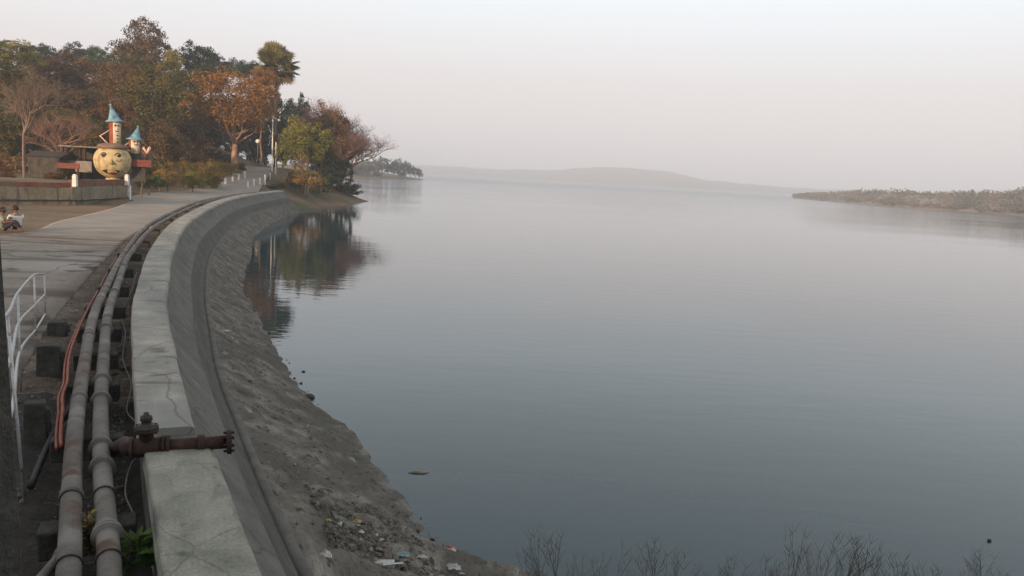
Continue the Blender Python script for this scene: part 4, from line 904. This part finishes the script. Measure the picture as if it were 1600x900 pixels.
# undergrowth on the hill
q = np.random.default_rng(5); pos = []
while len(pos) < 2600:
    x = q.uniform(-120, -38); y = q.uniform(66, 190)
    if x > float(np.interp(y, XW[:, 0], XW[:, 1])) - 2.5: continue
    if abs(x + 35 + (y - 90) * .27) < 3.5: continue
    pos.append((x, y, e1(x, y)))
V = []; Tt = []
for x, y, z in pos:
    n = 16; r = q.uniform(.6, 1.6); d = q.normal(size=(n, 3)) * np.array([r, r, r * .6]) * .55 + np.array([x, y, z + r * .4]); a = q.normal(size=(n, 3)); a /= np.linalg.norm(a, axis=1)[:, None]; b = np.cross(a, q.normal(size=(n, 3))); b /= np.linalg.norm(b, axis=1)[:, None]
    s_ = .33; V.append(np.stack([d - a * s_, d + b * s_ * .5, d + a * s_, d - b * s_ * .5], 1).reshape(-1, 3)); Tt += [q.random()] * (4 * n)
V = np.concatenate(V); mb = MB(); mb.v = list(map(tuple, V.tolist())); mb.f = [(4 * i, 4 * i + 1, 4 * i + 2, 4 * i + 3) for i in range(len(V) // 4)]; mb.t = Tt; mb.sm = [False] * len(mb.f)
tag(mb.build('undergrowth', L['brown']), 'brown leafy undergrowth between the hill trees', 'undergrowth', kind='stuff')

# ------------------------------------------------------------------ left headland trees
q = random.Random(8); hl = [(548, 262, 14, 13), (556, 266, 12, 10), (566, 263, 12, 12), (576, 262, 12, 13), (586, 259, 11, 13), (597, 257, 11, 13), (606, 261, 9, 12), (615, 261, 9, 13), (623, 262, 9, 14), (632, 263, 9, 13), (641, 265, 8, 11), (649, 267, 7, 9), (655, 271, 6, 7), (570, 270, 8, 6), (590, 271, 8, 6), (628, 272, 8, 6)]
wh = ['leftmost', 'second', 'third', 'fourth', 'fifth', 'sixth', 'seventh', 'eighth', 'ninth', 'tenth', 'eleventh', 'twelfth', 'last, lowest']
for i, (px, py, rx, rz) in enumerate(hl):
    Yd = 455 + (px - 548) * 1.05 + (10 if i < 13 else -10)
    lb = ('%s distant tree from the left on the far wooded headland' % wh[i]) if i < 13 else ['small front tree near the left end of the far wooded headland', 'small front tree midway on the far wooded headland', 'small front tree near the tip of the far wooded headland'][i - 13]
    T_(px, py, rx, rz, Yd, 'farg' if 6 <= i <= 12 or i == 15 else 'far', lb, k=i % 2, group='trees on the far wooded headland', name='tree', lim=5, tr=.35)

# ------------------------------------------------------------------ right headland and far ridge
def ridge(name, pts, depth, matl, amp, sc_, back=1.0, n=14, seg=12):
    """pts: (px, py_shore, py_top, Y)"""
    base = catmull([onz(a, b, 0) if Y is None else Vector((aty(a, b, Y).x, Y, 0)) for a, b, c, Y in pts], seg); tops = catmull([(0, 0, aty(a, c, (onz(a, b, 0).y if Y is None else Y) + depth * .5).z) for a, b, c, Y in pts], seg)
    mb = MB(); k = n + 1
    for i, p in enumerate(base):
        away = Vector((p.x, p.y, 0)).normalized()
        for j in range(k):
            t = j / n; h = math.sin(min(1, t * 1.9) * math.pi / 2) if t < .55 else math.cos((t - .55) / .45 * math.pi / 2); w = p + away * depth * t
            nz = (float(vnoise(w.x, w.y, sc_, 3)) - .5) + .5 * (float(vnoise(w.x, w.y, sc_ * .4, 4)) - .5)
            mb.v.append((w.x, w.y, -.5 + (tops[i].z + .5) * h * (1) + nz * amp * min(1, t * 6) * h)); mb.t.append(.5)
    mb.f = [(i * k + j, i * k + j + 1, (i + 1) * k + j + 1, (i + 1) * k + j) for i in range(len(base) - 1) for j in range(n)]; mb.sm = [True] * len(mb.f)
    return tag(mb.build(name, matl), kind='structure')
M['farhill'] = mat('far_woodland', [(.05, .06, .035), (.10, .09, .05), (.16, .12, .08)], .02, .95, .5, .15, bdist=2)
M['headl'] = mat('headland_earth', [(.14, .11, .08), (.21, .165, .13), (.27, .21, .17)], .05, .95, .5, .8, bdist=.5)
ridge('hills', [(560, 268, 254, 3000), (665, 273, 259, 3000), (720, 276, 262, 3000), (780, 279, 265, 2925), (860, 284, 266, 2850), (905, 286, 263, 2775), (950, 289, 262, 2700), (1000, 291, 264, 2700), (1050, 294, 270, 2700), (1085, 296, 278, 2700), (1150, 299, 286, 2700), (1230, 303, 293, 2700), (1330, 308, 298, 2700), (1500, 317, 306, 2700), (1700, 328, 316, 2700)], 800, M['farhill'], 8, 80)
ridge('hills', [(540, 262, 256, 4200), (700, 271, 259, 4200), (800, 277, 266, 4200), (960, 286, 274, 4200), (1200, 300, 291, 4200)], 600, M['farhill'], 6, 90)
hp_ = [(1238, 309.5, 307), (1262, 312, 305), (1300, 315, 303), (1350, 319.5, 303), (1400, 323.5, 303), (1450, 327.5, 306), (1500, 330.5, 310), (1550, 334, 310), (1600, 338, 308), (1660, 343, 312), (1760, 350, 316)]
ridge('headland', [(a, b, c, None) for a, b, c in hp_], 90, M['headl'], .8, 14, seg=10)
q = np.random.default_rng(12); V = []; Tt = []
SH = [onz(a, b, 0) for a, b, c in hp_]; TOPP = [(1238, 303), (1262, 300), (1300, 299), (1350, 295), (1400, 294), (1440, 298), (1480, 299), (1520, 296), (1560, 297), (1600, 291), (1660, 294), (1760, 300)]
for i in range(1500):
    px = q.uniform(1240, 1755); yb = np.interp(px, [a for a, b, c in hp_], [b for a, b, c in hp_]); s0 = onz(px, yb, 0); t = q.random() ** .8; w = s0 + Vector((s0.x, s0.y, 0)).normalized() * (2.5 + 60 * t)
    tp = np.interp(px, [a for a, b in TOPP], [b for a, b in TOPP]); zt = aty(px, tp, w.y).z; z0 = .4 + 2.2 * t; hh = (zt - z0) * min(1, .28 + .9 * t) * q.uniform(.72, 1.12)
    z = z0; r = q.uniform(1.6, 3.2) * (.7 + .3 * min(1, hh / 8)); n = 34
    d = q.normal(size=(n, 3)); d /= np.linalg.norm(d, axis=1)[:, None]; d = d * (q.random(n) ** .4)[:, None] * np.array([r, r, max(1.2, hh * .42)]) + np.array([w.x, w.y, z + hh - max(1.2, hh * .42)])
    a = q.normal(size=(n, 3)); a /= np.linalg.norm(a, axis=1)[:, None]; b = np.cross(a, q.normal(size=(n, 3))); b /= np.linalg.norm(b, axis=1)[:, None]; s_ = .75
    V.append(np.stack([d - a * s_, d + b * s_ * .6, d + a * s_, d - b * s_ * .6], 1).reshape(-1, 3)); tt = float(vnoise(px, t * 40, 22, 2)) * .6 + q.random() * .4; Tt += [tt] * (4 * n)
V = np.concatenate(V); mb = MB(); mb.v = list(map(tuple, V.tolist())); mb.f = [(4 * i, 4 * i + 1, 4 * i + 2, 4 * i + 3) for i in range(len(V) // 4)]; mb.t = Tt; mb.sm = [False] * len(mb.f)
tag(mb.build('distant_wood', L['far']), 'continuous hazy scrub woodland covering the far right headland', 'woodland', kind='stuff')

# ------------------------------------------------------------------ shoreline stones and litter
def stone(r, seed, matl, fl=.6):
    q = random.Random(seed); bm = bmesh.new(); bmesh.ops.create_icosphere(bm, subdivisions=2, radius=r)
    for v in bm.verts:
        k = 1 + .22 * math.sin(v.co.x * 9 / r * .3 + seed) + q.uniform(-.13, .13); v.co *= k; v.co.z *= fl
    me = bpy.data.meshes.new('stone'); bm.to_mesh(me); bm.free(); me.materials.append(matl); return me
SM = [stone(1, i, M['stone']) for i in range(5)]; RM_ = [stone(1, i + 20, M['rubble'], .55) for i in range(5)]
q = random.Random(31)
def put_stone(me, x, y, z, r, lb, grp):
    o = bpy.data.objects.new('stone', me); C.objects.link(o); o.location = (x, y, z); o.scale = (r * q.uniform(.8, 1.5), r * q.uniform(.8, 1.2), r * q.uniform(.7, 1.1)); o.rotation_euler = (q.uniform(-.3, .3), q.uniform(-.3, .3), q.uniform(0, 6.3)); tag(o, lb, 'stone', grp)
for px, py, rp_ in [(404, 498, 2.5), (420, 520, 2.5), (428, 545, 2.5), (440, 560, 3), (452, 566, 2), (474, 580, 3), (470, 598, 3), (466, 607, 4), (484, 620, 9), (495, 646, 9), (500, 651, 6), (516, 657, 2.5), (522, 685, 5), (530, 694, 5), (552, 711, 4), (546, 702, 4), (572, 745, 4), (590, 790, 6), (600, 796, 5), (620, 803, 4), (640, 818, 4), (650, 830, 5), (676, 842, 5), (700, 858, 5), (735, 876, 6), (520, 676, 3), (490, 634, 4), (448, 575, 3), (460, 590, 2.5), (540, 724, 3), (562, 733, 3), (582, 768, 4)]:
    p = onz(px, py, .02); put_stone(SM[q.randrange(5)], p.x, p.y, .01, rp_ / F * p.y * .8, 'small dark wet stone at the waterline of the stone bank', 'dark stones along the waterline')
cnt = 0
while cnt < 150:
    px = q.uniform(470, 775); py = q.uniform(796, 908)
    if px > 606 + (py - 800) * 1.62 or px < 478 + (py - 800) * .34: continue
    p = onz(px, py, .35); z = apz(p.x, p.y); put_stone(RM_[q.randrange(5)] if q.random() < .6 else SM[q.randrange(5)], p.x, p.y, max(z, 0) + .005, .010 + .042 * q.random() ** 2.2, 'small rubble stone in the litter at the bottom of the bank', 'rubble stones at the bottom of the bank'); cnt += 1
for i, mm in enumerate(['paper', 'tin', 'tan', 'paper', 'redp', 'bluep', 'tan', 'paper', 'tin', 'paper', 'tan', 'tin', 'yellow', 'paper']):
    px = q.uniform(500, 740); py = q.uniform(840, 900)
    if px > 590 + (py - 800) * 1.55: px = 560 + i * 4
    p = onz(px, py, .35); mb = MB(); w = q.uniform(.02, .05); mb.add([(-w, -w * .5, 0), (w, -w * .6, .012), (w * .9, w * .5, .004), (-w * .8, w * .6, .02), (0, 0, .03)], [(0, 1, 4), (1, 2, 4), (2, 3, 4), (3, 0, 4), (3, 2, 1, 0)])
    o = mb.build('litter_scrap', M[mm]); o.location = (p.x, p.y, max(apz(p.x, p.y), 0) + .03); o.rotation_euler = (0, 0, q.uniform(0, 6)); tag(o, 'tiny scrap of litter among the rubble at the bottom of the bank', 'litter', 'litter scraps in the rubble')
for i in range(46):
    s = s_at_y(q.uniform(10, 45)); p = cur(s, q.uniform(1.1, 2.9)); put_stone(RM_[q.randrange(5)], p.x, p.y, apz(p.x, p.y) + .0, q.uniform(.015, .05), 'loose grey pebble lying on the stone bank beyond the litter', 'loose pebbles on the stone bank')
for i in range(60):
    y = 8 + 32 * q.random() ** 1.3; s = s_at_y(y); p = cur(s, q.choice([q.uniform(-.82, -.64), q.uniform(-1.95, -1.3), q.uniform(-.82, -.64)])); put_stone(RM_[q.randrange(5)], p.x, p.y, 1.66, q.uniform(.02, .06), 'rough grey stone lying in the dirt beside the pipes', 'stones in the dirt beside the pipes')
q2 = np.random.default_rng(91); V = []; Fc = []
def chip(x, y, z, r):
    b = len(V); a = q2.uniform(0, 6.28); k = [r * q2.uniform(.6, 1.4) for _ in range(5)]
    for j in range(5): V.append((x + k[j] * math.cos(a + j * 1.257), y + k[j] * math.sin(a + j * 1.257), z - r * .3))
    V.append((x + r * .2 * math.cos(a), y + r * .2 * math.sin(a), z + r * q2.uniform(.4, .9))); V.append((x + r * .5 * math.cos(a + 2), y + r * .5 * math.sin(a + 2), z + r * q2.uniform(.2, .7)))
    for j in range(5): Fc.append((b + j, b + (j + 1) % 5, b + 5 if j != 1 else b + 6))
    Fc.append((b + 2, b + 5, b + 6)); Fc.append((b + 1, b + 6, b + 5))
for i in range(3800):
    j = int(q2.integers(20, len(TA) - 2)); t = q2.random(); p = TA[j].lerp(WA[j], float(t))
    if p.y > 50: continue
    chip(p.x + q2.uniform(-.1, .1), p.y + q2.uniform(-.1, .1), .97 * (1 - t) + .01, (.006 + .02 * q2.random() ** 3) * (1 + p.y * .012))
for i in range(2600):
    px = q2.uniform(476, 775); py = q2.uniform(800, 908)
    if px > 610 + (py - 800) * 1.62 or px < 480 + (py - 800) * .34: continue
    p = onz(px, py, .35); chip(p.x, p.y, max(apz(p.x, p.y), 0) + .012, .006 + .028 * q2.random() ** 2)
mb = MB(); mb.v = V; mb.f = Fc; mb.t = [.5] * len(V); mb.sm = [False] * len(Fc)
tag(mb.build('gravel', M['gravel']), 'loose grit and rubble chips strewn over the stone bank', 'gravel', kind='stuff')
V = []; Fc = []
for i in range(3200):
    y = 6 + 50 * q2.random() ** 1.3; s_ = s_at_y(y); o_ = q2.choice([q2.uniform(-.86, -.63), q2.uniform(-2.05, -.63)]); p = cur(s_, float(o_)); chip(p.x, p.y, 1.63 + .16 * float(sst(np.array((-o_ - 1.25) / .5))), (.008 + .025 * q2.random() ** 2) * (1 + y * .015))
mb = MB(); mb.v = V; mb.f = Fc; mb.t = [.5] * len(V); mb.sm = [False] * len(Fc)
tag(mb.build('gravel', M['rubble']), 'loose grey gravel in the dirt around the pipes', 'gravel', kind='stuff')
def crumple(name, px, py, size, matl, lb, cat, seed, z=None, amp=.25):
    q = random.Random(seed); p0 = onz(px, py, .4); z = apz(p0.x, p0.y) if z is None else z; p = onz(px, py, z); mb = MB(); n = 7; w, l, h = size
    for j in range(n):
        for i in range(n): mb.v.append(((i / (n - 1) - .5) * w + q.uniform(-1, 1) * w * .05, (j / (n - 1) - .5) * l + q.uniform(-1, 1) * l * .05, h * (1 - (2 * i / (n - 1) - 1) ** 2 * .6) * (1 - (2 * j / (n - 1) - 1) ** 2 * .6) + q.uniform(-1, 1) * h * amp)); mb.t.append(.5)
    mb.f = [(j * n + i, j * n + i + 1, (j + 1) * n + i + 1, (j + 1) * n + i) for j in range(n - 1) for i in range(n - 1)]; mb.sm = [False] * len(mb.f)
    o = mb.build(name, M[matl]); s_ = o.modifiers.new('thick', 'SOLIDIFY'); s_.thickness = .006; o.location = (p.x, p.y, z + .03); o.rotation_euler = (q.uniform(-.2, .2), q.uniform(-.2, .2), q.uniform(-.5, .5)); tag(o, lb, cat)
def carton(px, py, size, matl, lb, rz, nm='carton'):
    p0 = onz(px, py, .3); z = apz(p0.x, p0.y); p = onz(px, py, z); g = empty(nm, (p.x, p.y, z + size[2] / 2 + .01), lb, 'carton', rz=rz)
    mb = MB(); mb.box((0, 0, 0), size); mb.build('box', M[matl], g, bevel=.006); mb = MB(); mb.box((size[0] * .45, -size[1] * .6, size[2] * .45), (size[0] * .9, size[1] * .35, .004), rz=.2); mb.build('flap', M[matl], g)
carton(598, 887, (.26, .09, .07), 'paper', 'white crumpled carton lying on the rubble at the bottom', .1)
crumple('plastic_bag', 508, 878, (.15, .12, .09), 'paper', 'greyish white plastic bag near the lip at the bottom of the bank', 'plastic bag', 1)
crumple('plastic_bag', 518, 884, (.10, .10, .06), 'tin', 'grey crumpled bag touching the white bag by the lip', 'plastic bag', 2)
crumple('plastic_wrapper', 557, 821, (.13, .07, .05), 'yellow', 'bright yellow wrapper on the rubble', 'wrapper', 3)
crumple('plastic_wrapper', 571, 817, (.10, .07, .05), 'tin', 'grey-green wrapper touching the bright yellow one', 'wrapper', 4)
crumple('plastic_wrapper', 629, 872, (.16, .08, .05), 'bluep', 'pale blue plastic wrapper on the rubble above the white carton', 'wrapper', 5)
crumple('plastic_wrapper', 705, 862, (.15, .08, .05), 'redp', 'red and white wrapper at the waterline', 'wrapper', 6)
crumple('plastic_wrapper', 660, 875, (.14, .05, .03), 'paper', 'pale grey strip of wrapper between blue and red wrappers', 'wrapper', 7)
crumple('plastic_wrapper', 709, 892, (.16, .10, .06), 'paper', 'pale torn wrapper at the bottom edge below the red wrapper', 'wrapper', 12)
crumple('shell', 465, 791, (.13, .09, .05), 'tan', 'tan dried husk lying beside the toe lip', 'husk', 8)
crumple('plastic_wrapper', 353, 520, (.22, .14, .05), 'paper', 'small pale wrapper on the stone bank in mid distance', 'wrapper', 9)
crumple('plastic_wrapper', 645, 812, (.08, .05, .03), 'tan', 'tiny tan scrap near the waterline above the red wrapper', 'wrapper', 13)
p = onz(522, 818, .6); mb = MB(); mb.box((0, 0, 0), (.05, .24, .04)); mb.box((.02, .1, .03), (.03, .05, .04)); o = mb.build('broken_plank', M['rubble'], bevel=.004); o.location = (p.x, p.y, apz(p.x, p.y) + .04); o.rotation_euler = (.1, .2, .5); tag(o, 'short broken grey plank lying in the rubble left of the yellow wrapper', 'plank')
p = onz(654, 739, 0); mb = MB(); mb.tube([(-.17, -.03, .0), (-.05, .01, .012), (.08, .0, .01), (.17, .05, .0)], [.012, .03, .026, .01], 7); o = mb.build('floating_debris', M['tan']); o.location = (p.x, p.y, 0); tag(o, 'pale floating scrap alone on the water near the bank', 'floating scrap')
p = onz(1546, 846, 0); put_stone(SM[1], p.x, p.y, .01, .035, 'tiny dark object floating at the lower right of the lake', 'floating bit'); 
# ------------------------------------------------------------------ dry weeds at the lower edge
def weed(seed, h, n=7):
    q = random.Random(seed); mb = MB()
    for i in range(n):
        a = q.uniform(0, 6.28); ln = q.uniform(.08, .4) * h; hh = h * q.uniform(.55, 1.05); pts = [Vector((.04 * math.cos(a), .04 * math.sin(a), -.15))]
        for k in range(1, 6): t = k / 5; pts.append(Vector((math.cos(a) * ln * t ** 1.5 + q.uniform(-.012, .012), math.sin(a) * ln * t ** 1.5 + q.uniform(-.012, .012), hh * t)))
        mb.tube(pts, [.0038, .0034, .003, .0024, .002, .0012], 4)
        for k in (2, 3, 4, 4):
            p = pts[k]; b = q.uniform(0, 6.28); l = h * q.uniform(.10, .24); e_ = p + Vector((math.cos(b) * l * .7, math.sin(b) * l * .7, l)); mb.tube([p, p.lerp(e_, .5) + Vector((0, 0, -.01)), e_], [.0026, .002, .0012], 3)
            for j in range(3): c = p.lerp(e_, .4 + .3 * j); mb.box(c, (.006, .005, .008), rz=b)
    return mb
WM = []
for i in range(7):
    o = weed(60 + i, .85, [5, 9, 6, 12, 7, 4, 10][i]).build('dry_weed', M['stalk']); WM.append(o.data); bpy.data.objects.remove(o)
q = random.Random(77); i = 0
for px, ht in [(790, .5), (845, .95), (868, .75), (905, .72), (945, .45), (980, .5), (1022, .95), (1040, .8), (1095, .48), (1120, .45), (1165, .5), (1215, .62), (1240, 1.02), (1262, .72), (1285, .95), (1320, .85), (1345, .98), (1372, .65), (1402, .82), (1432, .62), (1465, .5), (1500, .48), (1535, .68), (1562, .5), (820, .6), (1068, .35), (1190, .75), (1300, .6), (1388, .5), (835, .4), (892, .5), (930, .6), (962, .7), (1008, .6), (1055, .55), (1085, .4), (1140, .6), (1205, .5), (1228, .8), (1255, .6), (1272, .8), (1312, .5), (1334, .7), (1358, .75), (1415, .6), (1450, .45), (1520, .6), (1550, .4)]:
    p = onz(px, 905 + q.uniform(4, 40), .1); o = bpy.data.objects.new('dry_weed', WM[(i * 3) % 7]); i += 1; C.objects.link(o); o.location = (p.x, p.y, max(.0, (10.4 - p.y) * .12)); s_ = ht; o.scale = (s_ * q.uniform(.6, 1.3), s_ * q.uniform(.6, 1.3), s_ * q.uniform(.85, 1.1)); o.rotation_euler = (q.uniform(-.16, .16), q.uniform(-.16, .16), q.uniform(0, 6.3))
    tag(o, 'dry brown leafless weed standing in the shallows at the bottom edge', 'weed', 'dry weeds along the bottom edge')

# ------------------------------------------------------------------ people
def skinmesh(name, joints, edges, radii, matl, par, sub_=2, root=0):
    me = bpy.data.meshes.new(name); me.from_pydata([tuple(j) for j in joints], edges, []); o = bpy.data.objects.new(name, me); C.objects.link(o); o.parent = par
    sk = o.modifiers.new('skin', 'SKIN'); sd_ = me.skin_vertices[0].data if me.skin_vertices else None
    if sd_ is None:
        bpy.context.view_layer.objects.active = o; bpy.ops.object.select_all(action='DESELECT'); o.select_set(True); bpy.ops.mesh.customdata_skin_add(); sd_ = me.skin_vertices[0].data
    for i, r in enumerate(radii): sd_[i].radius = (r, r) if not hasattr(r, '__len__') else r
    for i in range(len(joints)): sd_[i].use_root = (i == root)
    sk.use_smooth_shade = True; ss_ = o.modifiers.new('sub', 'SUBSURF'); ss_.levels = sub_; ss_.render_levels = sub_; me.materials.append(matl); return o
def seated(loc, rz, label, shirt, hair, head_turn, sc_=1.0):
    g = empty('person', loc, label, 'person', rz=rz); g.scale = (sc_ * 1.18, sc_ * 1.18, sc_ * 1.05)
    # local: faces +y, x right. seated on the ground, knees up, forearms on knees
    J = [(0, 0, .12), (0, -.02, .26), (0, -.03, .42), (0, .0, .56), (0, .02, .64), (0, .035, .70)]
    Rr = [(.16, .12), (.145, .105), (.15, .095), (.105, .07), (.05, .05), (.055, .055)]
    Ed = [(i, i + 1) for i in range(5)]; body = list(J)
    def ch(start, pts, rs):
        prev = start
        for p, r in zip(pts, rs): body.append(p); Rr.append(r); Ed.append((prev, len(body) - 1)); prev = len(body) - 1
        return prev
    hn = {}
    for s in (-1, 1):
        w = ch(3, [(s * .17, .0, .545), (s * .22, .10, .36), (s * .16, .30, .40), (s * .12, .36, .41)], [.062, .045, .034, .028]); hn[s] = w
        for k, (fx, ln) in enumerate(((-.028, .075), (-.009, .085), (.010, .08), (.027, .065))): ch(w, [(s * .12 + fx, .40, .405), (s * .12 + fx, .40 + ln * .6, .385), (s * .12 + fx, .40 + ln * .8, .35)], [.011, .009, .007])
        ch(w, [(s * (.12 - .035), .385, .40), (s * (.12 - .05), .42, .385)], [.012, .009])
        ch(0, [(s * .09, .05, .11), (s * .13, .38, .40), (s * .12, .52, .10), (s * .12, .62, .035)], [.085, .062, .045, .032])
    b = skinmesh('body', body, Ed, Rr, M['skin'], g)
    # head as its own shaped surface joined into the body object name space
    bm = bmesh.new(); bmesh.ops.create_icosphere(bm, subdivisions=4, radius=1)
    for v in bm.verts:
        x, y, z = v.co; fy = y
        k = 1 - .22 * max(0, -z) ; X_ = x * .077 * k; Y_ = y * .096; Z_ = z * .118
        if y > .2: Y_ += .022 * math.exp(-((x / .16) ** 2 + ((z + .12) / .16) ** 2)) + .006 * math.exp(-((x / .3) ** 2 + ((z + .55) / .08) ** 2)) - .010 * (math.exp(-(((x - .38) / .16) ** 2 + ((z - .08) / .1) ** 2)) + math.exp(-(((x + .38) / .16) ** 2 + ((z - .08) / .1) ** 2)))
        if abs(x) > .93 and abs(y) < .25 and abs(z) < .3: X_ *= 1.18
        v.co = (X_, Y_, Z_)
    me = bpy.data.meshes.new('head'); bm.to_mesh(me); bm.free(); me.materials.append(M['skin'])
    for p in me.polygons: p.use_smooth = True
    h = bpy.data.objects.new('head', me); C.objects.link(h); h.parent = g; h.location = (0, .05, .80); h.rotation_euler = (-.15, 0, head_turn)
    bm = bmesh.new(); bmesh.ops.create_icosphere(bm, subdivisions=4, radius=1); q = random.Random(3); dl = []
    for v in bm.verts:
        if v.co.y > .45 - .55 * (v.co.z - .3) and v.co.z < .72 or v.co.z < -.55: dl.append(v)
        v.co *= 1 + q.uniform(-.03, .05)
    bmesh.ops.delete(bm, geom=dl, context='VERTS')
    for v in bm.verts: v.co = (v.co.x * .087, v.co.y * .106 - .004, v.co.z * .128 + .004)
    me = bpy.data.meshes.new('hair'); bm.to_mesh(me); bm.free(); me.materials.append(hair); ho = bpy.data.objects.new('hair', me); C.objects.link(ho); ho.parent = h; sm_ = ho.modifiers.new('thick', 'SOLIDIFY'); sm_.thickness = .015
    for s in (-1, 1):
        mb = MB(); mb.lathe((s * .03, .086, .008), [(.003, -.008), (.009, -.004), (.009, .004), (.003, .008)], 8); mb.build('eye', M['ink'], h)
    sj = [(0, -.01, .14), (0, -.02, .26), (0, -.03, .42), (0, .0, .56), (0, .012, .615)]; se = [(0, 1), (1, 2), (2, 3), (3, 4)]; sr_ = [(.175, .135), (.165, .12), (.18, .12), (.145, .10), (.085, .075)]
    for s in (-1, 1): k = len(sj); sj += [(s * .175, .0, .545), (s * .215, .075, .41)]; se += [(3, k), (k, k + 1)]; sr_ += [.070, .058]
    skinmesh('shirt', sj, se, sr_, shirt, g)
    tj = [(0, 0, .11), (0, .0, .17)]; te = [(0, 1)]; tr_ = [(.18, .14), (.165, .125)]
    for s in (-1, 1): k = len(tj); tj += [(s * .09, .05, .115), (s * .13, .38, .405), (s * .12, .50, .15)]; te += [(0, k), (k, k + 1), (k + 1, k + 2)]; tr_ += [.10, .078, .06]
    skinmesh('trousers', tj, te, tr_, M['trouser'], g)
p = onz(3, 362, 1.82); seated((p.x, p.y, 1.82), R(-62), 'left seated person in a grey-green shirt with black hair at the left picture edge', M['shirtp'], M['hair'], -.1)
p = onz(20, 361, 1.82); seated((p.x, p.y + .25, 1.82), R(58), 'right seated person in a white shirt with dark hair, turned towards the other', M['shirtw'], M['hairb'], .2, 1.05)

# ------------------------------------------------------------------ haze
mb = MB(); a, b, c0, d0, e0, f0 = -880, 5100, -290, 5100, -2.8, 75
mb.add([(a, c0, e0), (b, c0, e0), (b, d0, e0), (a, d0, e0), (a, c0, f0), (b, c0, f0), (b, d0, f0), (a, d0, f0)], [(0, 3, 2, 1), (4, 5, 6, 7), (0, 1, 5, 4), (1, 2, 6, 5), (2, 3, 7, 6), (3, 0, 4, 7)])
Mh = bpy.data.materials.new('haze'); Mh.use_nodes = True; nt = Mh.node_tree; nt.nodes.remove(nt.nodes['Principled BSDF'])
pv = N(nt, 'ShaderNodeVolumePrincipled'); pv.inputs['Color'].default_value = (.72, .82, .95, 1); pv.inputs['Density'].default_value = .0006; pv.inputs['Anisotropy'].default_value = .0
nt.links.new(pv.outputs[0], nt.nodes['Material Output'].inputs['Volume'])
tag(mb.build('haze', Mh), 'pale evening haze over the lake', 'haze', kind='stuff')
